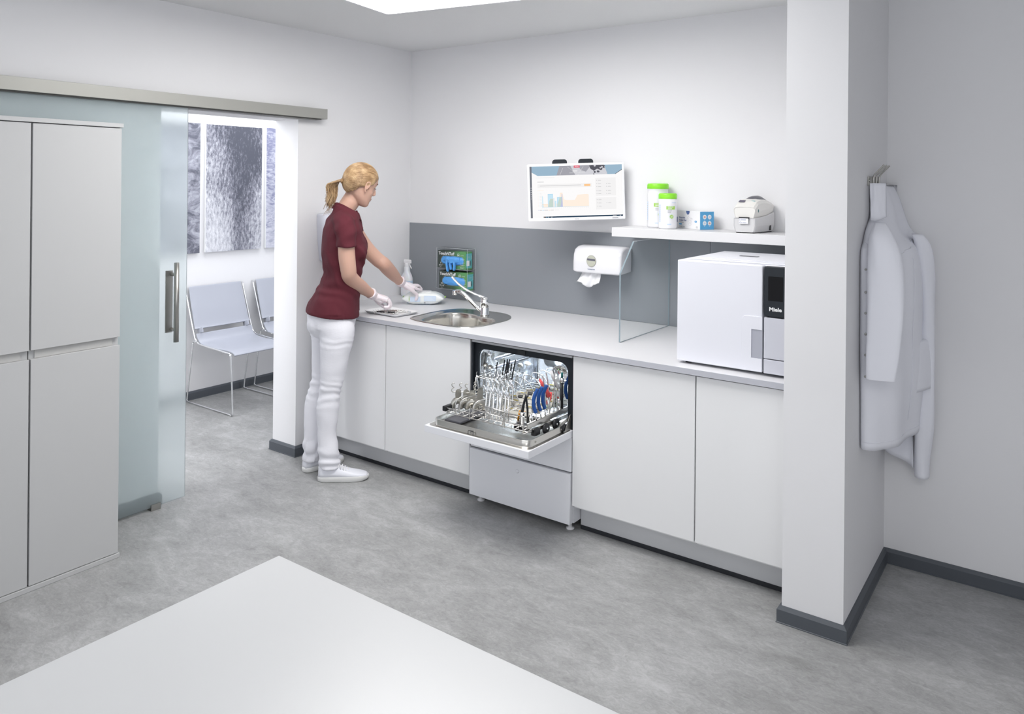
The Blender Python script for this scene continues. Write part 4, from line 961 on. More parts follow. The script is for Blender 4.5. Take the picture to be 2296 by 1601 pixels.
mm_ = thing('mouth_mirror', 'round dental mouth mirror lying on the white tray', 'mouth mirror', (0.535, -0.628, 0.8555), radians(30))
MB().tube([(-0.07, 0, 0.003), (0.025, 0, 0.003)], 0.003, 10).build('handle', WIRE, mm_, local=True)
MB().lathe([(0, 0), (0.012, 0), (0.0125, 0.0015), (0.012, 0.003), (0, 0.003)], 22, 0, Matrix.Translation((0.043, 0, 0.0045)) @ Matrix.Rotation(0.2, 4, 'Y')).tube([(0.022, 0, 0.003), (0.034, 0, 0.0055)], 0.0014, 6).build('mirror_head', CHROME, mm_, local=True)

# ------------------------------------------------------------------ white dispenser on the left wall, behind the woman
ds = thing('soap_dispenser', 'white wall-mounted dispenser half hidden behind the woman', 'dispenser', (0.06, -0.715, 1.13))
rr_ = []
for z, k, dx in ((1.130, 0.70, -0.050), (1.136, 0.76, -0.044), (1.18, 0.84, -0.030), (1.26, 0.93, -0.012), (1.34, 0.98, 0.0), (1.400, 1.0, 0.003), (1.411, 0.97, 0.0), (1.415, 0.92, -0.006)):
    X = 0.120 + dx; hw = 0.095 * k; yc = -0.715
    rr_.append([(0.0008, yc - hw, z), (X - 0.03, yc - hw, z), (X - 0.008, yc - hw + 0.008, z), (X, yc - hw + 0.03, z), (X, yc + hw - 0.03, z), (X - 0.008, yc + hw - 0.008, z), (X - 0.03, yc + hw, z), (0.0008, yc + hw, z)])
MB().loft(rr_, 0, (True, True), True).build('dispenser_cover', mat('lilac_white_plastic', (0.66, 0.67, 0.74), 0.35), ds, bevel=0.003)
MB().box(0.02, 0.06, -0.76, -0.67, 1.118, 1.1295).build('outlet', AUTOG, ds)

# ------------------------------------------------------------------ coat hooks
hk = thing('coat_hooks', 'satin steel coat rack with three slanted hooks on the partition wall', 'coat hooks', (3.02, -0.52, 1.61))
MB().box(3.0100, 3.0135, -0.625, -0.43, 1.612, 1.648).cyl((3.0135, -0.61, 1.632), (3.0165, -0.61, 1.632), 0.006, 12).cyl((3.0135, -0.445, 1.628), (3.0165, -0.445, 1.628), 0.006, 12).build('back_plate', NICKEL, hk, bevel=0.0006)
for y in (-0.575, -0.52, -0.465):
    pts = spline([(3.020, y, 1.600), (3.022, y, 1.625), (3.024, y, 1.650), (3.034, y, 1.664), (3.052, y, 1.684), (3.060, y, 1.693)], 4)
    MB().tube(pts, [(0.0055, 0.0035)] * len(pts), 10).build('hook', NICKEL, hk)

# ------------------------------------------------------------------ hanging coat
ct = thing('lab_coat', 'long white lab coat hanging from the hooks on the partition wall', 'coat', (3.07, -0.5, 0.40))
def coat_ring(z, yl, xr, bulge=1.0, yr=-0.245):
    # corner-shaped section: wall side and outward bulging cloth side
    pts = []; n = 26
    for i in range(n + 1):
        t = i / n; a = t * pi / 2
        x = 3.026 + (xr - 3.026) * (sin(a) ** 0.8); y = yl + (yr - yl) * (1 - cos(a)) ** 0.9
        f = 0.006 * sin(t * 15 + z * 3.0) * (0.25 + min(1.2, (1.62 - z) * 1.4)) * sin(pi * t)
        f += 0.007 * noise.noise(Vector((t * 6, z * 2.2, 1.3)))
        pts.append((max(3.0145, x + f), y - f * 0.6, z))
    pts += [(xr - 0.012, -0.232, z), (3.05, -0.232, z), (3.0125, -0.245, z), (3.0125, (yl + yr) / 2, z), (3.0125, yl + 0.02, z)]
    return pts
CR = [(1.615, -0.6, 3.035), (1.56, -0.6, 3.06), (1.5, -0.6, 3.078), (1.44, -0.69, 3.1), (1.4, -0.727, 3.135), (1.365, -0.767, 3.165), (1.29, -0.772, 3.18), (1.12, -0.767, 3.182), (1.03, -0.767, 3.178), (0.9, -0.757, 3.182), (0.78, -0.747, 3.175), (0.7, -0.744, 3.165), (0.622, -0.739, 3.158)]
CRS = spline(CR, 3)
ringsC = [coat_ring(*c) for c in CRS]
MB().loft(ringsC, 0, (True, True), True).build('coat_body', COATM, ct, recalc=True)
def sleeve(path, name, seedv, nn=20):
    P_ = spline(path, 4); rings = []
    for i, (x, y, z, a, b_, th) in enumerate(P_):
        ring = []
        for k in range(nn):
            q = 2 * pi * k / nn; f = 1 + 0.09 * sin(3 * q + z * 9 + seedv) + 0.10 * noise.noise(Vector((cos(q) * 1.5, sin(q) * 1.5, z * 7 + seedv)))
            ax, ay = math.copysign(abs(cos(q)) ** 0.8, cos(q)) * a * f, math.copysign(abs(sin(q)) ** 0.6, sin(q)) * b_ * f
            ring.append((x + ax * cos(th) - ay * sin(th), y + ax * sin(th) + ay * cos(th), z))
        rings.append(ring)
    m = MB().loft(rings, 0, (True, True), True); return m
sleeve([(3.078, -0.745, 1.475, 0.018, 0.016, 0.3), (3.090, -0.785, 1.43, 0.040, 0.026, 0.3), (3.104, -0.80, 1.37, 0.054, 0.030, 0.3), (3.112, -0.805, 1.29, 0.059, 0.028, 0.25), (3.112, -0.81, 1.15, 0.059, 0.024, 0.2), (3.104, -0.815, 1.02, 0.054, 0.022, 0.2), (3.097, -0.82, 0.935, 0.049, 0.021, 0.2), (3.096, -0.82, 0.912, 0.0485, 0.021, 0.2)], 'sleeve', 0.4).build('sleeve', COATM, ct)
sleeve([(3.150, -0.40, 1.42, 0.020, 0.030, 0.2), (3.170, -0.38, 1.36, 0.030, 0.04, 0.2), (3.180, -0.34, 1.20, 0.030, 0.05, 0.2), (3.178, -0.33, 1.00, 0.030, 0.05, 0.2), (3.176, -0.315, 0.80, 0.030, 0.045, 0.1), (3.168, -0.295, 0.62, 0.034, 0.04, 0.0), (3.160, -0.285, 0.48, 0.028, 0.035, 0.0), (3.160, -0.283, 0.415, 0.027, 0.033, 0.0)], 'sleeve', 2.1).build('sleeve', COATM, ct)
# folded collar hanging over the hooks
rows = []
for i in range(12):
    t = i / 11; z = 1.622 - 0.135 * t
    ring = []
    for j in range(17):
        s_ = j / 16; x = 3.026 + 0.050 * s_ * (1.0 - 0.05 * t) + 0.006 * t; y = -0.665 + 0.03 * s_ - 0.012 * sin(pi * s_) - 0.01 * t
        y += 0.005 * noise.noise(Vector((s_ * 4, t * 3, 0))); ring.append(Vector((x, y, z + 0.012 * (s_ - 0.5) * t - 0.006 * sin(pi * s_) * t)))
    rows.append(ring + [p + Vector((0.0, 0.014, 0)) for p in ring[::-1]])
MB().loft(rows, 0, (True, True), True).build('collar', COATM, ct)
# hanging inner hem behind, pocket patch, snap fasteners
rows = []
for i in range(9):
    t = i / 8
    rows.append([(3.016 + 0.105 * s_ + 0.01 * t, -0.30 - 0.02 * sin(5 * s_ + t), 0.66 - (0.155 + 0.06 * s_) * t) for s_ in [j / 12 for j in range(13)]] + [(3.016 + 0.105 * s_ + 0.01 * t, -0.285 - 0.02 * sin(5 * s_ + t), 0.66 - (0.155 + 0.06 * s_) * t) for s_ in [j / 12 for j in range(12, -1, -1)]])
MB().loft(rows, 0, (True, True), True).build('back_panel', COATM, ct)
rows = []
for i in range(11):
    t = i / 10; z = 1.00 - 0.20 * t
    rows.append([(3.150 + 0.052 * s_ + 0.006 * sin(3 * t) , -0.485 + 0.15 * s_ - 0.02 * sin(pi * s_), z - 0.02 * sin(pi * s_) * (1 - t)) for s_ in [j / 10 for j in range(11)]] + [(3.142 + 0.050 * s_, -0.47 + 0.15 * s_, z) for s_ in [j / 10 for j in range(10, -1, -1)]])
MB().loft(rows, 0, (True, True), True).build('pocket', COATM, ct)
sm = MB()
def cloth_pt(z, t):
    c_ = [(cc_[0], cc_[1], cc_[2]) for cc_ in CRS]; k = min(range(len(c_)), key=lambda i: abs(c_[i][0] - z)); r_ = coat_ring(z, c_[k][1], c_[k][2]); p = Vector(r_[int(t * 26)]); n_ = Vector((p.x - 3.02, p.y + 0.25, 0)).normalized(); return p + n_ * 0.0012
sm.tube([cloth_pt(0.652, i / 26) for i in range(27)], 0.0013, 5)
sm.tube([cloth_pt(1.40 - 0.05 * sin(pi * i / 20), i / 26) for i in range(21)], 0.0012, 5)
sm.tube([cloth_pt(1.40 - 0.07 * i, 0.62) for i in range(11)], 0.0012, 5)
sm.build('hem_seam', COATM, ct)
for z, y in ((1.302, -0.774), (1.218, -0.774), (1.140, -0.772), (1.062, -0.768), (0.985, -0.770), (0.905, -0.768)):
    MB().lathe([(0.0, 0.0015), (0.0035, 0.0012), (0.0045, 0), (0.0045, -0.002)], 12, 0, frame((3.037, y - 0.004, z), (1, 0, 0), (0, 0, 1))).build('snap_fastener', NICKEL, ct)
# ------------------------------------------------------------------ thermal washer (dishwasher)
dw = thing('dishwasher', 'white built-in instrument washer with its door folded down', 'dishwasher', (1.511, -0.55, 0))
DX0, DX1 = 1.2135, 1.8085
IX0, IX1, IZ0, IZ1 = 1.2465, 1.7745, 0.474, 0.776
def irect(y, g=0.0, r=0.045, n=6):
    return [((IX0 + IX1) / 2 + x, y, (IZ0 + IZ1) / 2 + z) for x, z in rrect(IX1 - IX0 + 2 * g, IZ1 - IZ0 + 2 * g, r, n)]
hs = MB()
hs.box(DX0, DX0 + 0.004, -0.806, -0.20, 0.044, 0.815).box(DX1 - 0.004, DX1, -0.806, -0.20, 0.044, 0.815)
hs.box(DX0 + 0.004, DX1 - 0.004, -0.204, -0.20, 0.044, 0.815).box(DX0 + 0.004, DX1 - 0.004, -0.806, -0.204, 0.044, 0.05)
hs.build('housing', DWW, dw)
fr = MB(); o = [((DX0 + DX1) / 2 + x, z) for x, z in rrect(DX1 - DX0 - 0.004, 0.001, 0.0004, 6)]
oo = []
cx_, cz_ = (IX0 + IX1) / 2, (IZ0 + IZ1) / 2
inner_r = [(x + cx_, z + cz_) for x, z in rrect(IX1 - IX0 + 0.001, IZ1 - IZ0 + 0.001, 0.045, 6)]
hw_, z_lo, z_hi = (DX1 - DX0) / 2 - 0.003, 0.446, 0.806
for x, z in inner_r:   # project each inner point outward on to the rectangle
    dx, dz = x - cx_, z - cz_
    k = min(hw_ / abs(dx) if abs(dx) > 1e-6 else 1e9, ((z_hi - cz_) if dz > 0 else (cz_ - z_lo)) / abs(dz) if abs(dz) > 1e-6 else 1e9)
    oo.append((cx_ + dx * k, cz_ + dz * k))
# exact corners
for cxx, czz in ((cx_ + hw_, z_hi), (cx_ - hw_, z_hi), (cx_ - hw_, z_lo), (cx_ + hw_, z_lo)):
    i = min(range(len(oo)), key=lambda i: (oo[i][0] - cxx) ** 2 + (oo[i][1] - czz) ** 2); oo[i] = (cxx, czz)
fr.loft([[(x, -0.800, z) for x, z in inner_r], [(x, -0.812, z) for x, z in inner_r], [(x, -0.812, z) for x, z in oo], [(x, -0.800, z) for x, z in oo]], 0, (False, False), False, loop=True)
fr.build('door_frame', ANTH, dw)
MB().box(DX0 + 0.004, DX1 - 0.004, -0.829, -0.806, 0.8085, 0.8185).build('trim_strip', mat('trim_grey', (0.52, 0.53, 0.55), 0.4, 0.3), dw)
MB().box(DX0, DX0 + 0.012, -0.828, -0.812, 0.45, 0.8080).build('side_strip', ANTH, dw)
MB().box(1.49, 1.535, -0.8165, -0.812, 0.783, 0.802).build('latch_plate', BLACK, dw)
# stainless chamber
cb = MB()
cb.loft([irect(-0.800, 0.0), irect(-0.785, 0.0), irect(-0.780, -0.004), irect(-0.30, -0.006), irect(-0.29, -0.018, 0.03)], 0, (False, True), True)
chm = cb.build('wash_chamber', POLISH, dw, recalc=True)
rb = MB()
for x0_, x1_, z0_, z1_ in ((1.30, 1.50, 0.60, 0.74), (1.54, 1.735, 0.60, 0.74)):
    rb.prism([((x0_ + x1_) / 2 + x, (z0_ + z1_) / 2 + z) for x, z in rrect(x1_ - x0_, z1_ - z0_, 0.03, 6)], 0.008, 0, frame((0, -0.2915, 0), (1, 0, 0), (0, 0, 1)))
for z in (0.655, 0.70, 0.745):
    rb.box(IX0 + 0.0062, IX0 + 0.013, -0.70, -0.33, z - 0.006, z + 0.006).box(IX1 - 0.013, IX1 - 0.0062, -0.70, -0.33, z - 0.006, z + 0.006)
rb.box(1.515, 1.528, -0.305, -0.292, 0.50, 0.765)
rb.build('pressed_ribs', POLISH, chm, bevel=0.003, seg=3)
MB().cyl((1.255, -0.74, 0.735), (1.268, -0.74, 0.735), 0.011, 14).cyl((1.255, -0.74, 0.735), (1.274, -0.74, 0.735), 0.005, 12).build('guide_pin', CHROME, dw)
MB().box(1.47, 1.57, -0.57, -0.54, 0.752, 0.757).cyl((1.52, -0.555, 0.757), (1.52, -0.555, 0.775), 0.012).build('spray_arm', POLISH, dw, bevel=0.002)
area('chamber_fill_light', (1.51, -0.60, 0.7535), (0, 0, 0), 0.42, 0.10, 1.5, (0.80, 0.90, 1.0))  # added fill light to brighten the steel chamber, not a washer part
area('chamber_fill_light', (1.253, -0.55, 0.64), (0, radians(-90), 0), 0.16, 0.12, 0.35, (0.80, 0.90, 1.0))  # second added fill, at the left chamber side
# panels
MB().box(1.2165, 1.8065, -0.829, -0.8085, 0.285, 0.4425).build('fascia', DWW, dw, bevel=0.0012)
sv = MB().box(1.2165, 1.8065, -0.840, -0.8085, 0.046, 0.2780).build('service_panel', DWW, dw, bevel=0.0015)
MB().lathe([(0, 0.0022), (0.007, 0.0022), (0.0095, 0.0)], 24, 0, frame((1.512, -0.8402, 0.226), (1, 0, 0), (0, 0, 1))).build('cover_cap', DWW, sv)
MB().box(1.217, 1.806, -0.812, -0.8086, 0.278, 0.285).build('joint_shadow_gap', ANTH, dw)
for x, y in ((1.245, -0.778), (1.773, -0.778), (1.245, -0.26), (1.773, -0.26)):
    MB().lathe([(0, 0), (0.019, 0), (0.0195, 0.003), (0.019, 0.007), (0.009, 0.009), (0.008, 0.0435), (0, 0.0435)], 20, 0, Matrix.Translation((x, y, 0.0005))).build('foot', WHP, dw)
# door folded down
dr = MB().box(1.2150, 1.8065, -1.176, -0.8135, 0.4435, 0.4755).build('door', DWW, dw, bevel=0.0015)
pan = MB()
def pr_(g, z, r): return [(1.5108 + x, -0.9875 + y, z) for x, y in rrect(0.545 - 2 * g, 0.318 - 2 * g, r, 7)]
pan.loft([pr_(-0.018, 0.4760, 0.03), pr_(-0.004, 0.4765, 0.034), pr_(0.0, 0.479, 0.036), pr_(0.0, 0.502, 0.036), pr_(0.001, 0.5045, 0.036), pr_(0.0035, 0.505, 0.035), pr_(0.0055, 0.503, 0.034), pr_(0.008, 0.488, 0.034), pr_(0.022, 0.4815, 0.034), pr_(0.10, 0.4805, 0.03)], 0, (False, True), True)
pn = pan.build('door_liner', PANM, dr)
MB().box(1.262, 1.36, -1.09, -0.90, 0.4815, 0.492).build('dosing_unit', GREYD, dr, bevel=0.004)
MB().tube(spline([(1.462, -1.156, 0.477), (1.462, -1.156, 0.489), (1.466, -1.156, 0.493), (1.486, -1.156, 0.493), (1.490, -1.156, 0.489), (1.490, -1.156, 0.477)], 3), 0.0016, 6).build('door_catch', BLACK, dr)
for x, y, n in ((1.49, -1.1472, (0, -1)), (1.784, -1.09, (1, 0)), (1.784, -0.88, (1, 0))):
    MB().cyl((x, y, 0.491), (x + n[0] * 0.0015, y + n[1] * 0.0015, 0.491), 0.004, 12).build('liner_screw', NICKEL, dr)
for x in (1.234, 1.792):
    hg = MB()
    hg.prism([(-0.870, 0.477), (-0.818, 0.477), (-0.815, 0.545), (-0.822, 0.545), (-0.845, 0.51)], 0.003, 0, frame((x, 0, 0), (0, 1, 0), (0, 0, 1)))
    hg.tube([(x - 0.005, -0.895, 0.515), (x - 0.005, -0.84, 0.522), (x - 0.005, -0.80, 0.536)], [(0.003, 0.009)] * 3, 10)
    hg.build('hinge_arm', NICKEL, dw)
MB().cyl((1.775, -0.865, 0.497), (1.790, -0.865, 0.497), 0.017, 20).build('hinge_roller', BLACK, dw)

# ------------------------------------------------------------------ wire basket pulled out on the door
bk = thing('wire_basket', 'steel wire basket on black rollers pulled out over the washer door', 'basket', (1.51, -0.75, 0.488))
BX0, BX1, BY0, BY1, BZ = 1.278, 1.742, -1.098, -0.40, 0.527
wf = MB(); W_ = 0.0021
def wire(pts, r=W_, n=6): wf.tube(pts, r, n)
for z in (BZ, BZ + 0.022):
    pts = []
    for cx, cy, a in ((BX1 - 0.012, BY1 - 0.012, 0), (BX0 + 0.012, BY1 - 0.012, 90), (BX0 + 0.012, BY0 + 0.012, 180), (BX1 - 0.012, BY0 + 0.012, 270)):
        for i in range(4): t = radians(a + 30 * i); pts.append((cx + 0.012 * cos(t), cy + 0.012 * sin(t), z))
    wf.tube(pts, W_ * 1.15, 6, loop=True)
for i in range(19): y = BY0 + 0.036 * (i + 1); wire([(BX0, y, BZ + 0.002), (BX1, y, BZ + 0.002)], 0.0014, 5)
for i in range(11): x = BX0 + 0.042 * (i + 0.5); wire([(x, BY0, BZ), (x, BY1, BZ)], 0.0014, 5)
for x in (1.300, 1.345, 1.385, 1.445, 1.505, 1.56, 1.61, 1.66, 1.70): wire([(x, BY0, BZ - 0.004), (x, BY0 - 0.001, BZ + 0.024)], 0.0018, 5)
def ubar(x0_, x1_, z0_, z1_, y=BY0 - 0.003):
    wire(spline([(x0_, y, z0_), (x0_, y, z1_ - 0.006), (x0_ + 0.006, y, z1_), (x1_ - 0.006, y, z1_), (x1_, y, z1_ - 0.006), (x1_, y, z0_)], 3), 0.0021)
ubar(1.425, 1.535, BZ - 0.006, 0.572); ubar(1.625, 1.728, BZ - 0.006, 0.590)
wire([(1.722, BY0, BZ - 0.012), (1.722, BY0, BZ + 0.022)]); wire([(1.722, BY0 - 0.002, BZ - 0.012), (1.75, BY0 + 0.03, BZ - 0.002)], 0.0022)
for x in (1.325, 1.352, 1.43, 1.606):   # arched dividers
    wire(spline([(x, BY0 + 0.012, BZ), (x + 0.003, BY0 + 0.014, BZ + 0.05), (x + 0.014, BY0 + 0.03, BZ + 0.072), (x + 0.03, BY0 + 0.07, BZ + 0.078), (x + 0.04, BY0 + 0.11, BZ + 0.074)], 4), 0.0026)
for q in range(7):
    x = 1.50 + 0.004 * q; y = -0.93 + 0.062 * q
    wire(spline([(x - 0.05, y + 0.02, BZ + 0.09), (x - 0.03, y, BZ + 0.135), (x + 0.02, y - 0.01, BZ + 0.14), (x + 0.055, y - 0.005, BZ + 0.115), (x + 0.085, y, BZ + 0.06), (x + 0.10, y, BZ)], 4), 0.0023)
wire([(1.437, -1.06, 0.585), (1.602, -1.06, 0.578)]); wire([(1.452, -1.02, 0.625), (1.63, -1.02, 0.622)]); wire([(1.437, -1.085, 0.565), (1.600, -1.085, 0.560)], 0.0022); wire([(1.602, -1.06, 0.578), (1.66, -0.98, 0.60)])
wf.build('wire_frame', WIRE, bk)
# raised instrument rack
rk = MB()
RX0, RX1, RY0, RY1, RZ = 1.262, 1.402, -0.852, -0.625, 0.640
rk.tube([(RX0, RY0, RZ), (RX1, RY0, RZ), (RX1, RY1, RZ), (RX0, RY1, RZ)], 0.0026, 6, loop=True)
for i in range(1, 6): x = RX0 + (RX1 - RX0) * i / 6; rk.tube([(x, RY0, RZ), (x, RY1, RZ)], 0.0016, 5)
for i in range(1, 9): y = RY0 + (RY1 - RY0) * i / 9; rk.tube([(RX0, y, RZ), (RX1, y, RZ)], 0.0016, 5)
for x, y in ((RX0, RY0), (RX1, RY0), (RX1, RY1), (RX0, RY1)): rk.tube([(x, y, BZ), (x, y, RZ)], 0.0024, 6)
for z in (0.575,): rk.tube([(RX0, RY0, z), (RX1, RY0, z), (RX1, RY1, z), (RX0, RY1, z)], 0.0018, 6, loop=True)
rk.build('instrument_rack', WIRE, bk)
MB().box(1.7385, 1.7445, -1.095, -0.36, 0.5365, 0.5585).cyl((1.742, -1.095, 0.5585), (1.742, -0.36, 0.5585), 0.0035, 8).build('injector_rail', STEEL, bk)
MB().box(1.7475, 1.7515, -1.06, -0.38, 0.514, 0.530).build('runner_rail', STEEL, bk)
MB().box(1.7722, 1.7738, -0.80, -0.32, 0.53, 0.56).build('telescopic_slide', BLACK, dw)
for y in (-0.972, -0.890, -0.70, -0.50):
    wl = MB().lathe([(0, -0.007), (0.018, -0.007), (0.0235, -0.005), (0.0245, 0), (0.0235, 0.005), (0.018, 0.007), (0, 0.007)], 30, 0, frame((1.760, y, 0.5135), (0, 1, 0), (0, 0, 1))).build('wheel', BLACK, bk)
    MB().lathe([(0, 0.0095), (0.0045, 0.0095), (0.005, 0.006)], 10, 0, frame((1.760, y, 0.5135), (0, 1, 0), (0, 0, 1))).build('axle', CHROME, wl)
MB().box(1.738, 1.762, -1.060, -1.020, 0.500, 0.530).build('corner_block', BLACK, bk, bevel=0.003)
for x in (1.650, 1.690): MB().cyl((x, -1.045, 0.512), (x, -1.020, 0.512), 0.0155, 20).box(x - 0.014, x + 0.014, -1.045, -1.018, 0.514, 0.531).build('front_roller', BLACK, bk, bevel=0.002)
MB().box(1.262, 1.284, -1.105, -1.045, 0.532, 0.556).build('left_guide', BLACK, bk, bevel=0.004)
MB().box(1.63, 1.725, -1.02, -0.98, 0.5305, 0.534).build('base_plate', STEEL, bk)

# ------------------------------------------------------------------ instruments
random.seed(11)
def one(mb, name, mats, label, cat, group=None): return tag(mb.build(name, mats), label, cat, group)
# impression trays on the left
def imp_tray(x, y, z, rz, lean, label):
    t = thing('impression_tray', label, 'impression tray', (x, y, z), rz, 'impression trays in the basket')
    R_ = Matrix.Rotation(lean, 4, 'X')
    rows = []
    for i in range(15):
        a = pi * i / 14; c, s_ = cos(a), sin(a)
        def pt(r, h): return R_ @ Vector((r * c * 0.034, h * 1.4, 0.004 + r * s_ * 0.050))
        rows.append([pt(1.0, 0), pt(1.03, 0.013), pt(1.0, 0.0145), pt(0.97, 0.0012), pt(0.48, 0.0012), pt(0.45, 0.011), pt(0.42, 0.010), pt(0.45, 0)])
    MB().loft(rows, 0, (True, True), True).build('tray_shell', IMPR, t, local=True)
    h = MB(); h.prism([(-0.012, 0.044), (0.012, 0.044), (0.015, 0.075), (0.013, 0.092), (0.006, 0.098), (-0.006, 0.098), (-0.013, 0.092), (-0.015, 0.075)], 0.0018, 0, R_ @ frame((0, 0.002, 0), (1, 0, 0), (0, 0, 1)))
    h.build('handle', IMPR, t, bevel=0.0005, local=True)
    w = MB(); w.tube([R_ @ Vector(p) for p in spline([(-0.012, 0, 0.088), (-0.026, 0, 0.086), (-0.033, 0, 0.092), (-0.031, 0, 0.102), (-0.022, 0, 0.108), (-0.030, 0, 0.114), (-0.033, 0, 0.124), (-0.026, 0, 0.130), (-0.019, 0, 0.129)], 4)], 0.0019, 6)
    w.build('wire_hook', IMPR, t, local=True); return t
i0 = imp_tray(1.300, -1.035, 0.531, radians(52), radians(6), 'steel impression tray with wire hook, leftmost in the basket front')
for k, (x, y, rz, lb) in enumerate(((1.333, -1.015, 46, 'steel impression tray with wire hook, second from the left in the basket'), (1.366, -1.010, 38, 'steel impression tray with wire hook, third from the left in the basket'), (1.400, -0.995, 50, 'steel impression tray leaning furthest right beside the forceps'), (1.362, -0.945, 56, 'steel impression tray standing behind the front row'))):
    dup(i0, (x, y, 0.531), radians(rz), lb)
# extraction forceps, handles down
def forceps(x, y, dx, label):
    t = thing('forceps', label, 'forceps', (x, y, 0.520), radians(118), 'dental forceps in the basket')
    for s in (-1, 1):
        m = MB()
        pts = spline([(s * 0.008, 0.004, 0.0), (s * 0.0135, 0.003, 0.030), (s * 0.0125, 0.002, 0.060), (s * 0.0055, 0, 0.098), (s * 0.001, 0, 0.115)], 5)
        m.tube(pts, [(0.0050, 0.0058)] * 6 + [(0.0052, 0.0066)] * 5 + [(0.0042, 0.0045)] * (len(pts) - 11), 10)
        m.build('handle', CHROME, t, local=True)
        b_ = MB(); b_.tube(spline([(-s * 0.001, 0, 0.113), (-s * 0.006, 0.003, 0.126), (-s * 0.0055, 0.009, 0.138), (-s * 0.002, 0.016, 0.148)], 4), [(0.0038, 0.003)] * 8 + [(0.002, 0.002)] * 5, 8)
        b_.build('beak', CHROME, t, local=True)
    MB().cyl((0, -0.006, 0.115), (0, 0.007, 0.115), 0.0058, 14).build('pivot', CHROME, t, local=True)
    return t
f0 = forceps(1.462, -1.020, 0, 'polished steel forceps standing leftmost in the forceps row')
names = ['second', 'third', 'fourth', 'fifth', 'sixth', 'seventh']
for k in range(6):
    dup(f0, (1.462 + 0.0215 * (k + 1), -1.020 - 0.004 * (k % 2), 0.520 - 0.001 * (k % 2)), radians(112 + 7 * ((k * 5) % 3)), 'polished steel forceps, %s from the left in the forceps row' % names[k])
# second row behind
for k in range(6):
    dup(f0, (1.415 + 0.024 * k, -0.945 + 0.006 * k, 0.533), radians(96 + 11 * ((k * 7) % 4)), 'polished steel forceps, %s in the back row behind the front forceps' % (['leftmost'] + [n + ' from left' for n in names])[k])
# instruments in the raised rack
def probe(x, y, lx, ly, top, kind, label):
    nm, cat = {'black': ('black_handled_instrument', 'dental instrument'), 'steel': ('steel_instrument', 'dental instrument'), 'mirror': ('mouth_mirror', 'mouth mirror')}[kind]
    t = thing(nm, label, cat, (x, y, 0.545), 0, {'black': 'black handled instruments in the raised rack', 'steel': 'steel instruments in the raised rack', 'mirror': 'mouth mirrors in the raised rack'}[kind])
    h = top - 0.545; V = Vector((lx, ly, h))
    tipm = WIRE; gm = BLACK if kind == 'black' else CHROME
    pts = [V * (0.15 + 0.70 * i / 8) if kind != 'mirror' else V * (0.05 + 0.65 * i / 8) for i in range(9)]
    if kind == 'black': pts = [V * (0.45 + 0.55 * i / 8) for i in range(9)]
    MB().tube(pts, [0.0042 * (1.1 if i % 2 else 0.88) if kind == 'steel' else 0.0036 for i in range(9)], 8).build('grip', gm, t, local=True)
    if kind == 'black': MB().tube([V * 0.0, V * 0.2, V * 0.46], [0.0015, 0.0022, 0.0026], 6).build('shank', CHROME, t, local=True)
    elif kind == 'steel': MB().tube(spline([V * 0.84, V * 0.93, V * 0.97 + Vector((0.002, 0, 0)), V + Vector((0.006, 0, 0))], 3), 0.0011, 5).build('working_tip', tipm, t, local=True)
    else:
        n = Vector((0.35, -0.55, 0.75)).normalized(); T = frame(V, n.orthogonal(), n.cross(n.orthogonal()))
        MB().lathe([(0, -0.0012), (0.013, -0.0012), (0.0135, 0), (0.013, 0.001), (0, 0.001)], 20, 0, T).tube([V * 0.69, V * 0.9, V * 0.985], 0.0012, 5).build('mirror_head', IMPR, t, local=True)
    return t
bl = [(1.300, -0.760, 0.019, 0.01, 0.706), (1.335, -0.755, 0.025, 0.012, 0.722), (1.350, -0.74, 0.02, 0.01, 0.712), (1.358, -0.765, 0.026, 0.012, 0.730), (1.372, -0.765, 0.026, 0.012, 0.732), (1.385, -0.745, 0.034, 0.012, 0.728), (1.36, -0.72, 0.02, 0.01, 0.700)]
for k, a in enumerate(bl): probe(*a, 'black', 'black-handled instrument in the raised rack, %s of the seven' % ['leftmost', 'second from the left', 'third from the left', 'fourth from the left', 'second from the right', 'rightmost', 'shortest and rearmost'][k])
for k, a in enumerate([(1.281, -0.795, -0.003, 0.0, 0.694), (1.306, -0.79, -0.002, 0.0, 0.686), (1.398, -0.70, 0.012, 0.02, 0.690), (1.39, -0.66, 0.03, 0.03, 0.690)]):
    probe(*a, 'mirror', ['round mouth mirror, tallest at the left of the raised rack', 'round mouth mirror just right of the tallest one', 'round mouth mirror at the back right of the raised rack', 'round mouth mirror furthest right in the raised rack'][k])
for k in range(24):
    x = 1.285 + 0.105 * ((k * 7) % 8) / 7; y = -0.83 + 0.17 * (k // 4) / 5
    probe(x, y, random.uniform(0.004, 0.03), random.uniform(-0.005, 0.012), random.uniform(0.665, 0.705), 'steel', 'thin polished steel instrument standing in the raised wire rack')
t = probe(1.272, -0.835, -0.018, -0.004, 0.665, 'steel', 'small angled brush head instrument at the rack left front corner')
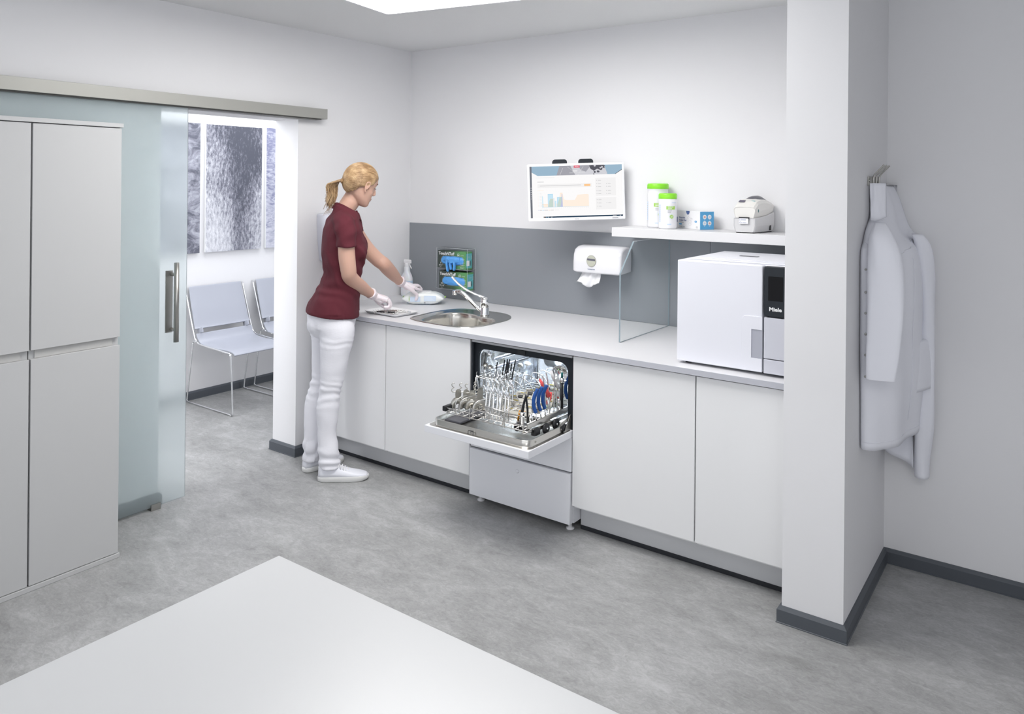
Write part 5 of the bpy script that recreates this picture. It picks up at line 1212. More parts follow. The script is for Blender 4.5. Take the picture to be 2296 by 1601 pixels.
# small root-canal cassettes leaning back
def cassette(x, y, label):
    t = thing('instrument_cassette', label, 'cassette', (x, y, 0.5315), radians(8), 'perforated cassettes in the basket')
    L = MB(); R_ = Matrix.Rotation(radians(-44), 4, 'X'); T = R_ @ frame((0, 0, 0), (1, 0, 0), (0, 0, 1))
    L.prism([(x_, y_ + 0.049) for x_, y_ in rrect(0.16, 0.096, 0.006, 3)], 0.006, 0, T)
    L.build('plate', CASS, t, bevel=0.001, local=True)
    hl = MB(); ye = MB()
    for r in range(4):
        for c in range(20): hl.box(-0.071 + 0.0072 * c, -0.071 + 0.0072 * c + 0.0042, 0.018 + 0.022 * r, 0.022 + 0.022 * r, 0.0061, 0.0066, 0, T)
    hl.build('slots', BLACK, t, local=True)
    for r, c in ((0, 2), (1, 9), (2, 4), (3, 12), (3, 2), (1, 16)): ye.box(-0.071 + 0.0072 * c, -0.04 + 0.0072 * c, 0.0245 + 0.022 * r, 0.030 + 0.022 * r, 0.0061, 0.0072, 0, T)
    ye.build('silicone_strips', YELL, t, local=True)
    MB().box(-0.02, 0.004, 0.088, 0.101, 0.004, 0.010, 0, T).build('clasp', BLACK, t, bevel=0.001, local=True)
    return t
c0_ = cassette(1.575, -0.945, 'beige perforated instrument cassette, nearest the front of the basket')
for k, lb in enumerate(('second', 'third', 'fourth', 'fifth', 'rearmost')):
    dup(c0_, (1.575 + 0.008 * (k + 1), -0.945 + 0.068 * (k + 1), 0.5315), radians(8), 'beige perforated instrument cassette, %s from the front of the basket' % lb)
for k, (x, y) in enumerate(((1.630, -1.005), (1.652, -1.0))):
    one(MB().tube([(x, y, 0.535), (x + 0.006, y, 0.562), (x + 0.004, y + 0.01, 0.575)], [(0.006, 0.004)] * 3, 10), 'amber_clip', AMBER, 'small amber silicone clip low in the basket, %s one' % ('left' if k == 0 else 'right'), 'clip')
# handpieces etc. on the injector rail
def blue_piece(x, y, z0, label):
    t = thing('blue_handpiece', label, 'handpiece', (x, y, z0), radians(36), 'blue curved handpieces on the rail')
    pts = spline([(0.011, 0, 0.0), (0.004, 0, 0.016), (0.0, 0, 0.038), (0.001, 0, 0.062), (0.008, 0, 0.085), (0.018, 0, 0.106)], 5)
    MB().tube(pts, [0.0083 + 0.0005 * (i % 2) for i in range(len(pts) - 4)] + [0.0083, 0.0082, 0.0080, 0.0072], 14).build('handle', BLUEH, t, local=True)
    MB().cyl((0.012, 0, -0.034), (0.010, 0, 0.0), 0.004, 12).cyl((0.0105, 0, -0.003), (0.010, 0, 0.001), 0.0075, 14).build('adapter', CHROME, t, local=True)
    return t
b0 = blue_piece(1.735, -1.035, 0.594, 'blue curved handpiece, nearest the front of the rail')
for y, dz, lb in ((-0.998, 0.001, 'blue curved handpiece, middle of the front three'), (-0.962, 0.002, 'blue curved handpiece, third of the front three, beside the steel tubes'), (-0.768, 0.004, 'blue curved handpiece at the back of the rail, left one'), (-0.728, 0.006, 'blue curved handpiece at the back of the rail, by the washer frame')):
    dup(b0, (1.735, y, 0.594 + dz), radians(36), lb)
for k, (y, h, dx) in enumerate(((-0.938, 0.745, -0.006), (-0.905, 0.752, -0.008), (-0.868, 0.752, 0.004), (-0.842, 0.66, 0.0), (-0.815, 0.655, 0.0))):
    one(MB().tube(spline([(1.735, y, 0.556), (1.735, y, 0.60), (1.735 + dx, y - 0.004, h - 0.05), (1.735 + dx * 2.0, y - 0.010, h)], 5), 0.0034, 10), 'suction_tube', CHROME, ['tall thin steel suction tube, nearest the blue handpieces', 'tall thin steel suction tube, middle of the tall three', 'tall thin steel suction tube, rearmost of the tall three', 'short steel nozzle behind the tall tubes', 'short steel nozzle beside the syringe'][k], 'tube', 'steel tubes on the rail')
sy = thing('air_water_syringe', 'black and steel syringe with a teal tip standing at the back of the rail', 'syringe', (1.738, -0.806, 0.558))
MB().cyl((1.738, -0.806, 0.560), (1.738, -0.806, 0.682), 0.0075, 16).build('barrel', BLACK, sy)
MB().lathe([(0.0075, 0), (0.0115, 0.002), (0.0115, 0.020), (0.009, 0.023), (0, 0.024)], 20, 0, Matrix.Translation((1.738, -0.806, 0.681))).box(1.742, 1.760, -0.809, -0.803, 0.688, 0.694).build('collar', CHROME, sy)
MB().cyl((1.738, -0.806, 0.704), (1.738, -0.806, 0.728), 0.0052, 14).build('tip_sleeve', TEAL, sy)
MB().tube(spline([(1.738, -0.806, 0.728), (1.738, -0.806, 0.737), (1.735, -0.806, 0.742), (1.732, -0.806, 0.741)], 3), 0.0012, 6).build('nozzle', CHROME, sy)
rd = thing('curing_lamp_handpiece', 'coral red tapered handpiece with a chrome tip behind the blue ones', 'handpiece', (1.725, -0.93, 0.56))
MB().tube([(1.728, -0.905, 0.64), (1.724, -0.925, 0.672), (1.721, -0.940, 0.690), (1.716, -0.958, 0.722)], [0.013, 0.0105, 0.0085, 0.0055], 16).build('body', RED, rd)
MB().tube([(1.716, -0.958, 0.722), (1.714, -0.964, 0.736), (1.713, -0.966, 0.744)], [0.0035, 0.0032, 0.004], 12).cyl((1.728, -0.905, 0.56), (1.728, -0.905, 0.64), 0.005, 12).build('chrome_stem', CHROME, rd)
one(MB().tube([(1.722, -0.905, 0.600), (1.722, -0.885, 0.622), (1.722, -0.873, 0.648)], [0.009, 0.008, 0.006], 12), 'red_cap', RED, 'short red plastic cap behind the blue handpieces', 'cap')
bt_ = thing('black_handled_tool', 'black plastic handle standing in a steel sleeve beside the blue handpieces', 'tool', (1.69, -1.05, 0.535))
MB().lathe([(0, 0), (0.011, 0), (0.011, 0.046), (0.0135, 0.047), (0.0135, 0.052), (0, 0.052)], 22, 0, Matrix.Translation((1.678, -1.040, 0.5355))).build('steel_sleeve', CHROME, bt_)
MB().tube([(1.678, -1.040, 0.588), (1.684, -1.040, 0.62), (1.692, -1.038, 0.655), (1.694, -1.036, 0.668)], [(0.009, 0.006), (0.0085, 0.005), (0.005, 0.004), (0.004, 0.003)], 12).build('handle', BLACK, bt_)
MB().tube([(1.700, -1.030, 0.536), (1.699, -1.030, 0.60), (1.694, -1.034, 0.652), (1.702, -1.030, 0.664)], [(0.006, 0.004)] * 4, 10).build('clip_arm', BLACK, bt_)
sl = thing('ultrasonic_handpiece', 'silver-grey tapered handpiece in a short steel cup in front of the blue ones', 'handpiece', (1.715, -1.02, 0.535))
MB().lathe([(0, 0), (0.0095, 0), (0.010, 0.03), (0.008, 0.038), (0.0035, 0.044), (0, 0.044)], 20, 0, Matrix.Translation((1.712, -1.022, 0.5365))).build('steel_cup', CHROME, sl)
MB().tube([(1.708, -1.000, 0.582), (1.708, -1.000, 0.612), (1.709, -0.998, 0.622), (1.712, -0.996, 0.672)], [0.0062, 0.0066, 0.0085, 0.0062], 16).build('body', mat('silver_grey_plastic', (0.42, 0.44, 0.50), 0.3, 0.5), sl)
fn = thing('funnel', 'small white funnel with a red rim near the back of the basket', 'funnel', (1.70, -0.77, 0.56))
MB().lathe([(0.016, 0), (0.013, 0.010), (0.0085, 0.040), (0.004, 0.070), (0.0015, 0.082), (0, 0.084)], 20, 0, Matrix.Translation((1.705, -0.77, 0.601))).build('cone', mat('clear_white_plastic', (0.62, 0.63, 0.66), 0.2), fn)
MB().lathe([(0, -0.001), (0.019, -0.001), (0.0195, 0.001), (0.016, 0.003)], 22, 0, Matrix.Translation((1.705, -0.77, 0.600))).build('rim', mat('dark_red_plastic', (0.42, 0.03, 0.02), 0.35), fn)
MB().lathe([(0, 0), (0.017, 0), (0.017, 0.055), (0, 0.055)], 20, 0, Matrix.Translation((1.705, -0.77, 0.543))).build('steel_cup', CHROME, fn)
one(MB().tube([(1.695, -0.835, 0.735), (1.702, -0.825, 0.700), (1.712, -0.80, 0.655), (1.716, -0.79, 0.635)], [(0.004, 0.009)] * 4, 10), 'plastic_spatula', WHP, 'white plastic spatula leaning behind the tall steel tubes', 'spatula')
one(MB().lathe([(0.0, 0.0), (0.030, 0.003), (0.040, 0.012), (0.042, 0.014), (0.039, 0.013), (0.029, 0.0055), (0, 0.003)], 26, 0, frame((1.66, -0.70, 0.69), (1, 0.35, 0.1), (0.1, 0.1, 1))), 'steel_bowl', CHROME, 'small polished steel bowl standing on edge behind the tubes', 'bowl')
one(MB().lathe([(0, 0), (0.014, 0), (0.015, 0.012), (0, 0.014)], 20, 0, Matrix.Translation((1.700, -0.865, 0.565))), 'green_cap', mat('pale_green_plastic', (0.45, 0.62, 0.32), 0.4), 'pale green round cap low in the basket behind the rail', 'cap')
# ------------------------------------------------------------------ the woman (local x = to the right in her side view, y = depth)
wo = thing('person', 'woman with blonde ponytail, burgundy polo shirt, white trousers and gloves, standing at the worktop', 'person', (0.3825, -0.992, 0.0), radians(36.05))
FA = radians(20); FD = Vector((cos(FA), sin(FA), 0)); SD = Vector((sin(FA), -cos(FA), 0))      # facing, her right side (towards camera)
def ering(c, a, b, z=None, fd=FD, sd=SD, n=36, p=0.88, up=None, tilt=0.0):
    c = Vector(c); out = []
    for k in range(n):
        q = 2 * pi * k / n; ca = math.copysign(abs(cos(q)) ** p, cos(q)); sa = math.copysign(abs(sin(q)) ** p, sin(q))
        out.append(c + fd * (a * ca) + sd * (b * sa) + Vector((0, 0, tilt * ca)))
    return out
# ---- skin: head, neck, arms as one continuous body
HP = radians(24); HYAW = radians(31)
hf0 = Vector((cos(HYAW), sin(HYAW), 0)); hs = Vector((sin(HYAW), -cos(HYAW), 0)); hf = (hf0 * cos(HP) - Vector((0, 0, 1)) * sin(HP)).normalized(); hu = hs.cross(hf) * -1
if hu.z < 0: hu = -hu
HCn = Vector((0.132, 0.0, 1.600))
HM = Matrix.Identity(4)
for i in range(3): HM[i][0] = hf[i]; HM[i][1] = -hs[i]; HM[i][2] = hu[i]; HM[i][3] = HCn[i]
def H(x, y, z): return HM @ Vector((x, y, z))      # x forward, y to her left, z up of the head
body = MB()
heads = [(-0.113, 0.035, 0.072, 0.018), (-0.108, 0.022, 0.083, 0.028), (-0.098, 0.005, 0.089, 0.037), (-0.086, -0.015, 0.088, 0.046), (-0.072, -0.035, 0.0865, 0.053), (-0.055, -0.052, 0.087, 0.059), (-0.034, -0.070, 0.087, 0.0645), (-0.01, -0.083, 0.085, 0.068), (0.012, -0.090, 0.086, 0.0705), (0.032, -0.092, 0.090, 0.073), (0.055, -0.090, 0.083, 0.072), (0.075, -0.080, 0.064, 0.063), (0.090, -0.062, 0.038, 0.046), (0.099, -0.040, 0.010, 0.026)]
body.loft([[H((xb + xf) / 2 + (xf - xb) / 2 * math.copysign(abs(cos(q)) ** 0.92, cos(q)), hw * math.copysign(abs(sin(q)) ** 0.92, sin(q)), z) for q in [2 * pi * k / 36 for k in range(36)]] for z, xb, xf, hw in heads], 0)
# nose, brow, lips, chin, cheeks
body.tube([H(0.082, 0, 0.014), H(0.089, 0, 0.0), H(0.095, 0, -0.015), H(0.0995, 0, -0.0265), H(0.094, 0, -0.034)], [(0.007, 0.005), (0.0075, 0.006), (0.009, 0.008), (0.0105, 0.0085), (0.008, 0.004)], 14)
for s in (-1, 1):
    body.ell(H(0.091, s * 0.0085, -0.031), (0.0085, 0.006, 0.006), 12, rot=HM.to_3x3())
    body.ell(H(0.052, s * 0.034, -0.032), (0.022, 0.020, 0.028), 16, rot=HM.to_3x3())
    body.tube([H(0.080, s * 0.012, 0.022), H(0.078, s * 0.028, 0.026), H(0.066, s * 0.044, 0.020)], [0.007, 0.007, 0.005], 10)
body.ell(H(0.0855, 0, -0.057), (0.0085, 0.019, 0.006), 16, rot=HM.to_3x3()); body.ell(H(0.0845, 0, -0.068), (0.0085, 0.016, 0.0065), 16, rot=HM.to_3x3())
body.ell(H(0.076, 0, -0.094), (0.014, 0.018, 0.015), 16, rot=HM.to_3x3())
for s in (-1, 1):   # ears
    e0 = [(0.012, 0.074, -0.012), (0.010, 0.078, 0.006), (0.004, 0.086, 0.020), (-0.010, 0.090, 0.021), (-0.018, 0.091, 0.008), (-0.016, 0.087, -0.012), (-0.006, 0.080, -0.030), (0.004, 0.077, -0.034)]
    body.tube([H(x + 0.022, s * y * 0.92, z - 0.008) for x, y, z in spline(e0, 3)], [0.0032] * 18 + [0.0046] * 4, 8)
    body.ell(H(0.017, s * 0.077, -0.006), (0.0150, 0.0042, 0.026), 14, rot=HM.to_3x3())
# neck and collar-bone volume
body.tube(spline([(0.040, 0.004, 1.40), (0.052, 0.004, 1.455), (0.078, 0.006, 1.500), (0.103, 0.010, 1.545), (0.112, 0.012, 1.57)], 4), [(0.058, 0.062)] * 5 + [(0.053, 0.050)] * 4 + [(0.051, 0.049)] * 8, 24)
# torso core under the shirt joins the arms (hidden)
body.loft([ering((0.0, 0, 0.93), 0.10, 0.13), ering((0.035, 0, 1.08), 0.085, 0.11), ering((0.05, 0, 1.25), 0.095, 0.13), ering((0.05, 0, 1.38), 0.07, 0.135), ering((0.04, 0, 1.42), 0.05, 0.07)], 0)
def limb(pts, rad, k=5, n=20, sub=True): body.tube(spline(pts, k), [r for r in spline([(r if isinstance(r, tuple) else (r, r)) for r in rad], k)], n)
# right arm (near the camera)
RSH, REL, RWR = Vector((0.082, -0.150, 1.385)), Vector((0.103, -0.130, 1.105)), Vector((0.186, 0.088, 0.973))
limb([tuple(RSH), (0.088, -0.157, 1.30), (0.093, -0.155, 1.21), (0.101, -0.146, 1.135), tuple(REL), (0.118, -0.085, 1.068), (0.143, -0.012, 1.030), (0.172, 0.055, 0.992), (0.196, 0.105, 0.965)], [0.040, 0.043, 0.0445, 0.042, 0.0405, 0.0405, 0.037, 0.0275, 0.026])
# left arm (far side)
LSH, LEL, LWR = Vector((0.055, 0.160, 1.375)), Vector((0.222, 0.250, 1.130)), Vector((0.292, 0.452, 0.998))
limb([tuple(LSH), (0.085, 0.188, 1.30), (0.135, 0.220, 1.215), (0.190, 0.243, 1.155), tuple(LEL), (0.238, 0.292, 1.100), (0.262, 0.362, 1.055), (0.283, 0.425, 1.015), (0.298, 0.468, 0.988)], [0.038, 0.040, 0.042, 0.041, 0.0405, 0.0405, 0.036, 0.027, 0.0255])
# ankles inside the shoes so that the body reaches the ground
bodyf = fuse(body, 0.0032, 4, 0.5)
bo = bodyf.build('body', SKIN, wo, local=True, recalc=False)
# eyes, brows, lips as small parts of the body
ey = MB()
for s in (-1, 1): ey.ell(H(0.0672, s * 0.031, 0.006), (0.0105, 0.0115, 0.0085), 16, 0, rot=HM.to_3x3()); ey.ell(H(0.0757, s * 0.031, 0.004), (0.003, 0.0050, 0.0050), 12, 1, rot=HM.to_3x3())
ey.build('eyes', [EYEW, mat('iris', (0.08, 0.14, 0.2), 0.2)], bo, local=True)
ld = MB()
for s in (-1, 1):
    ld.tube([H(0.074, s * 0.019, 0.008), H(0.079, s * 0.030, 0.010), H(0.071, s * 0.043, 0.006)], [(0.0015, 0.003)] * 3, 8, 0)
    ld.tube([H(0.077, s * 0.020, 0.003), H(0.0845, s * 0.032, 0.001), H(0.075, s * 0.045, 0.001)], [0.0008, 0.0016, 0.0008], 6, 1)
    ld.tube([H(0.0875, s * 0.014, 0.027), H(0.0845, s * 0.030, 0.032), H(0.072, s * 0.046, 0.028)], [(0.0012, 0.0024), (0.0012, 0.0024), (0.0006, 0.001)], 8, 1)
ld.build('lids_and_brows', [SKIN, BROW], bo, local=True)
lpz = MB()
lpz.tube([H(0.0785, 0.019, -0.0615), H(0.0905, 0.008, -0.0585), H(0.0915, 0, -0.0595), H(0.0905, -0.008, -0.0585), H(0.0785, -0.019, -0.0615)], [(0.0012, 0.001), (0.003, 0.0022), (0.003, 0.002), (0.003, 0.0022), (0.0012, 0.001)], 8)
lpz.tube([H(0.0785, 0.018, -0.0625), H(0.089, 0.008, -0.0665), H(0.0905, 0, -0.067), H(0.089, -0.008, -0.0665), H(0.0785, -0.018, -0.0625)], [(0.0012, 0.001), (0.0032, 0.0028), (0.0034, 0.003), (0.0032, 0.0028), (0.0012, 0.001)], 8)
lpz.build('lips', LIPS, bo, local=True)
# ---- hair
hr = MB(); random.seed(5)
KC = Vector((-0.004, 0, 0.012)); KR = Vector((0.0975, 0.0775, 0.096))
def sk(d, off=0.0): d = d.normalized(); return H(KC.x + d.x * (KR.x + off), KC.y + d.y * (KR.y + off), KC.z + d.z * (KR.z + off))
def nd(x, y, z): return Vector(((x - KC.x) / KR.x, (y - KC.y) / KR.y, (z - KC.z) / KR.z)).normalized()
rootd = nd(-0.093, 0, -0.020); ROOT = H(-0.100, 0.0, -0.033)
line = [(0.074, 0.0, 0.064), (0.070, 0.030, 0.060), (0.058, 0.055, 0.044), (0.050, 0.062, 0.028), (0.040, 0.066, 0.012), (0.028, 0.072, 0.022), (0.006, 0.077, 0.020), (-0.012, 0.074, -0.004), (-0.034, 0.060, -0.045), (-0.048, 0.042, -0.070), (-0.055, 0.018, -0.082), (-0.056, 0.0, -0.084)]
LN = spline(line, 6)
for s in (-1, 1):
    for i, p in enumerate(LN):
        for rep in range(13):
            a = nd(p[0] + random.uniform(-0.003, 0.003), s * p[1], p[2] + random.uniform(-0.003, 0.003)); off = random.uniform(0.0025, 0.0055); om = a.angle(rootd); jit = random.uniform(-0.12, 0.12)
            axis = a.cross(rootd).normalized() if om > 1e-3 else Vector((0, 1, 0)); pts = []; rr = []
            for k in range(15):
                t = k / 14 * 0.97
                d = (a * sin((1 - t) * om) + rootd * sin(t * om)) / sin(om)
                d = d + axis * (jit * sin(pi * t) + 0.05 * sin(2 * pi * t + i))
                pts.append(sk(d, off * (0.35 + 0.65 * sin(pi * min(1, t + 0.15))) + 0.003 * t)); rr.append(0.0019 * (0.4 + 0.65 * sin(pi * (0.1 + 0.8 * t))))
            pts.append(ROOT + Vector((random.uniform(-0.004, 0.004), random.uniform(-0.006, 0.006), random.uniform(-0.006, 0.006)))); rr.append(0.0018)
            hr.tube(pts, [(r, r * 0.7) for r in rr], 5)
# closed scalp underneath
nA, nB = 40, 22; vsx = []; 
def hairmask(d):
    p = Vector((KC.x + d.x * KR.x, abs(d.y) * KR.y, KC.z + d.z * KR.z))
    zl = 0.062 if p.x > 0.07 else (0.020 + (p.x - 0.03) * 0.9 if p.x > 0.03 else (0.022 if p.x > 0.004 else 0.022 + (p.x - 0.004) * 2.0))
    return p.z > zl
grid = {}
for i in range(nB + 1):
    for j in range(nA):
        th = pi * i / nB; d = Vector((sin(th) * cos(2 * pi * j / nA), sin(th) * sin(2 * pi * j / nA), cos(th))); grid[i, j] = (len(vsx), hairmask(d)); vsx.append(sk(d, 0.0036 if d.z * KR.z > -0.3 else 0.0))
fc = []
for i in range(nB):
    for j in range(nA):
        q = [grid[i, j], grid[i, (j + 1) % nA], grid[i + 1, (j + 1) % nA], grid[i + 1, j]]
        if sum(1 for a in q if a[1]) >= 3: fc.append(tuple(a[0] for a in q))
hr.add(vsx, fc, 0, True)
# ponytail
for k in range(260):
    a = random.uniform(0, 2 * pi); sp_ = random.random(); L = random.uniform(0.62, 1.08); ph = random.uniform(0, 6.28); cr = random.uniform(0.002, 0.008)
    ctrl = [(ROOT.x, 0.0, ROOT.z), (ROOT.x - 0.016, 0.0, ROOT.z + 0.002), (0.016, 0.0, 1.611), (-0.004, 0.0, 1.604), (-0.018, 0.0, 1.572), (-0.014, 0.0, 1.525), (-0.022 - 0.010 * sp_, 0.0, 1.475)]
    if k % 8 == 0: ctrl[-1] = (-0.040, 0.0, 1.455); 
    P_ = spline(ctrl, 5); n_ = len(P_); pts = []; rr = []
    for i, (x, y, z) in enumerate(P_):
        t = i / (n_ - 1); R_ = (0.006 + 0.036 * min(1, t * 2.6) * (1 - 0.7 * max(0, t - 0.5))) * sqrt(sp_)
        zz = 1.608 + (z - 1.608) * (1 + (L - 1) * min(1, t * 2))
        pts.append((x + R_ * cos(a) * 0.8 + cr * sin(t * 11 + ph) * t, y + ROOT.y * (1 - 0.3 * t) + R_ * sin(a) + cr * cos(t * 9 + ph) * t, zz + R_ * 0.5 * sin(a + 1) * (1 - t)))
        rr.append(0.0019 * (1.0 - 0.7 * t ** 2))
    hr.tube(pts, rr, 5)
for k in range(5):
    x = -0.012 - 0.004 * k
    hr.tube(spline([(x, -0.04 + 0.01 * sin(k), 1.52), (x - 0.006, -0.04, 1.47), (x - 0.008 - 0.003 * k, -0.038, 1.445), (x - 0.014 - 0.006 * k, -0.036, 1.43 - 0.003 * k)], 4), [0.0012] * 10 + [0.0006] * 3, 4)
hair = hr.build('hair', HAIR, wo, local=True, recalc=False)
MB().tube([(ROOT.x - 0.003, ROOT.y + 0.0105 * cos(a), ROOT.z + 0.001 + 0.0105 * sin(a)) for a in [2 * pi * k / 20 for k in range(20)]], 0.0035, 8, loop=True).build('hair_tie', mat('hair_tie', (0.30, 0.19, 0.10), 0.6), hair, local=True)

# ---- polo shirt
ps = MB()
TS_ = [(0.878, -0.017, 0.142, 0.184, -0.014), (0.90, -0.015, 0.140, 0.182, -0.010), (0.94, -0.010, 0.134, 0.174, 0), (1.00, 0.010, 0.118, 0.158, 0), (1.06, 0.030, 0.104, 0.143, 0), (1.11, 0.036, 0.104, 0.138, 0), (1.17, 0.040, 0.114, 0.142, 0), (1.23, 0.046, 0.122, 0.150, 0), (1.28, 0.046, 0.118, 0.155, 0), (1.33, 0.040, 0.104, 0.162, 0), (1.38, 0.038, 0.088, 0.158, 0), (1.415, 0.042, 0.074, 0.130, -0.004), (1.445, 0.048, 0.062, 0.090, -0.012), (1.462, 0.050, 0.058, 0.066, -0.020)]
TSP = spline(TS_, 3)
ps.loft([ering((u, 0.0, z), a, b_, tilt=tl) for z, u, a, b_, tl in TSP], 0)
for s, pts, rad in ((1, [(0.045, -0.08, 1.405), (0.075, -0.135, 1.385), (0.087, -0.160, 1.345), (0.091, -0.163, 1.30), (0.092, -0.162, 1.262)], [(0.05, 0.05), (0.0535, 0.053), (0.053, 0.053), (0.051, 0.053), (0.0525, 0.057)]),
                    (-1, [(0.040, 0.08, 1.405), (0.050, 0.150, 1.375), (0.064, 0.182, 1.315), (0.080, 0.200, 1.270)], [(0.05, 0.05), (0.056, 0.056), (0.053, 0.055), (0.054, 0.057)])):
    ps.tube(spline(pts, 5), spline(rad, 5), 24)
for s in (1, -1): ps.ell(Vector((0.115, 0, 1.235)) + SD * (s * 0.065) + FD * -0.01, (0.055, 0.058, 0.062), 18)
def folds(v):
    z = v.z; a = math.atan2(v.y, v.x)
    n1 = noise.noise(Vector((v.x * 9 + z * 5, v.y * 9 - z * 4, z * 6))) * 0.0085
    n2 = noise.noise(Vector((v.x * 24 + z * 14, v.y * 24, z * 10 + 3))) * 0.0034
    nn = 4.5 * noise.noise(v * 8)
    wst = math.exp(-((z - 1.07) / 0.08) ** 2) * 0.0042 * sin(z * 85 + v.x * 45 + v.y * 26 + nn)
    wst += 0.0035 * sin(v.x * 60 + z * 38 + nn) * math.exp(-((z - 1.2) / 0.12) ** 2) * (0.4 + noise.noise(v * 6))
    rd = abs(noise.noise(Vector((v.x * 7 + z * 3.2, v.y * 7 + z * 2.0, z * 2.6 + 7)))); wst += 0.0065 * (0.22 - min(rd, 0.22)) / 0.22 * (0.4 + 0.6 * math.exp(-((z - 1.15) / 0.2) ** 2)) * (0.2 if v.y < -0.125 and z > 1.22 else 1)
    arm = math.exp(-((v - Vector((0.09, -0.15, 1.34))).length / 0.09) ** 2) * 0.004 * sin((v.x * 60 - z * 75))
    return (n1 + n2 + wst + arm) * (0.35 if z < 0.90 else 1.0)
shirt = fuse(ps, 0.0058, 5, 0.5, folds)
sh = shirt.build('polo_shirt', POLO, wo, local=True, recalc=False)
# collar, placket, sleeve hem, badge
cl = MB(); rows = []
for i in range(8):
    t = i / 7
    ring = []
    for k in range(40):
        q = 2 * pi * k / 40 ; front = max(0, cos(q))
        r1 = 0.060 + 0.018 * t; r2 = 0.064 + 0.020 * t
        zc = 1.487 + 0.010 * -cos(q) - 0.036 * (0.5 + 0.5 * cos(q)) ** 1.3 - 0.036 * t * (1 + 0.35 * front)
        if i == 0: r1 -= 0.006; r2 -= 0.006; zc -= 0.003
        c = Vector((0.055 - 0.004 * t, 0.004, zc)) + FD * (r1 * cos(q) * (1.0 + 0.12 * front)) + SD * (r2 * sin(q))
        ring.append(c)
    rows.append(ring)
inner_rows = [[p + (Vector((0.055, 0.004, p.z)) - p).normalized() * 0.004 for p in r] for r in rows[::-1]]
cl.loft(rows + inner_rows, 0, (False, False), True, loop=True)
cl.build('collar', POLO, sh, local=True)
pk = MB(); pl = []
for i in range(7):
    t = i / 6; z = 1.448 - 0.115 * t; x = 0.119 + 0.034 * t ** 0.8 
    pl.append(Vector((0.046, 0, z)) + FD * (x - 0.055))
MB().tube(pl, [(0.016, 0.004)] * 7, 12).build('button_placket', POLO2, sh, local=True)
for i in (1, 3, 5): MB().ell(pl[i] + FD * 0.005, 0.0042, 10).build('button', mat('button_grey', (0.16, 0.03, 0.045), 0.3), sh, local=True)
# side slit showing the trousers near the hem
# ---- trousers
tr_ = MB()
def lring(u, w_, z, a, b_, th=0.15): return [Vector((u, w_, z)) + Vector((cos(th), sin(th), 0)) * (a * math.copysign(abs(cos(q)) ** 0.92, cos(q))) + Vector((sin(th), -cos(th), 0)) * (b_ * math.copysign(abs(sin(q)) ** 0.92, sin(q))) for q in [2 * pi * k / 32 for k in range(32)]]
near = [(0.885, 0.010, -0.080, 0.092, 0.085), (0.83, 0.022, -0.082, 0.098, 0.088), (0.78, 0.030, -0.084, 0.092, 0.086), (0.72, 0.024, -0.085, 0.084, 0.082), (0.65, 0.018, -0.085, 0.075, 0.074), (0.58, 0.010, -0.086, 0.067, 0.066), (0.52, 0.003, -0.086, 0.061, 0.060), (0.47, -0.006, -0.086, 0.0575, 0.057), (0.40, -0.015, -0.085, 0.060, 0.058), (0.33, -0.019, -0.085, 0.056, 0.055), (0.25, -0.020, -0.086, 0.050, 0.050), (0.18, -0.012, -0.087, 0.053, 0.052), (0.13, -0.008, -0.088, 0.054, 0.053), (0.085, -0.004, -0.088, 0.055, 0.053), (0.068, -0.002, -0.088, 0.055, 0.053)]
far = [(0.885, -0.030, 0.070, 0.100, 0.085), (0.83, -0.050, 0.078, 0.104, 0.088), (0.78, -0.060, 0.080, 0.098, 0.086), (0.72, -0.062, 0.080, 0.088, 0.082), (0.65, -0.070, 0.078, 0.076, 0.074), (0.58, -0.078, 0.075, 0.066, 0.066), (0.52, -0.084, 0.072, 0.060, 0.060), (0.46, -0.098, 0.068, 0.058, 0.057), (0.40, -0.112, 0.062, 0.059, 0.058), (0.33, -0.124, 0.056, 0.056, 0.056), (0.25, -0.128, 0.050, 0.050, 0.051), (0.18, -0.128, 0.048, 0.052, 0.052), (0.13, -0.128, 0.046, 0.053, 0.053), (0.085, -0.130, 0.046, 0.051, 0.052), (0.060, -0.130, 0.046, 0.050, 0.052)]
for L_ in (near, far): tr_.loft([lring(u, w_, z, a, b_) for z, u, w_, a, b_ in spline(L_, 3)], 0)
tr_.loft([ering((-0.012, 0, 0.955), 0.112, 0.150), ering((-0.014, 0, 0.92), 0.122, 0.162), ering((-0.018, 0, 0.87), 0.132, 0.166), ering((-0.022, 0, 0.82), 0.128, 0.160), ering((-0.020, 0, 0.785), 0.10, 0.12)], 0)
tr_.ell(Vector((-0.058, -0.06, 0.835)), (0.080, 0.082, 0.080), 20); tr_.ell(Vector((-0.064, 0.065, 0.835)), (0.080, 0.082, 0.080), 20)
def denim(v):
    z = v.z; f = noise.noise(Vector((v.x * 12, v.y * 12, z * 16))) * 0.0035
    nn = noise.noise(v * 9) * 5; th = math.atan2(v.y + (0.086 if v.y < 0 else -0.07), v.x)
    kn = math.exp(-((z - 0.47) / 0.07) ** 2) * 0.0034 * sin(z * 150 + 1.6 * sin(th + 0.5) + nn) * (0.45 + 0.55 * abs(noise.noise(v * 12 + Vector((4, 0, 0)))) * 2)
    an = math.exp(-((z - 0.115) / 0.06) ** 2) * 0.0055 * sin(z * 95 + 2.2 * sin(th) + nn)
    hp = math.exp(-((z - 0.745) / 0.03) ** 2) * 0.0013 * sin(z * 190 + v.x * 30 + nn)
    return f + kn + an + hp
tf = fuse(tr_, 0.0052, 4, 0.5, denim)
tro = tf.build('trousers', JEANS, wo, local=True, recalc=False)
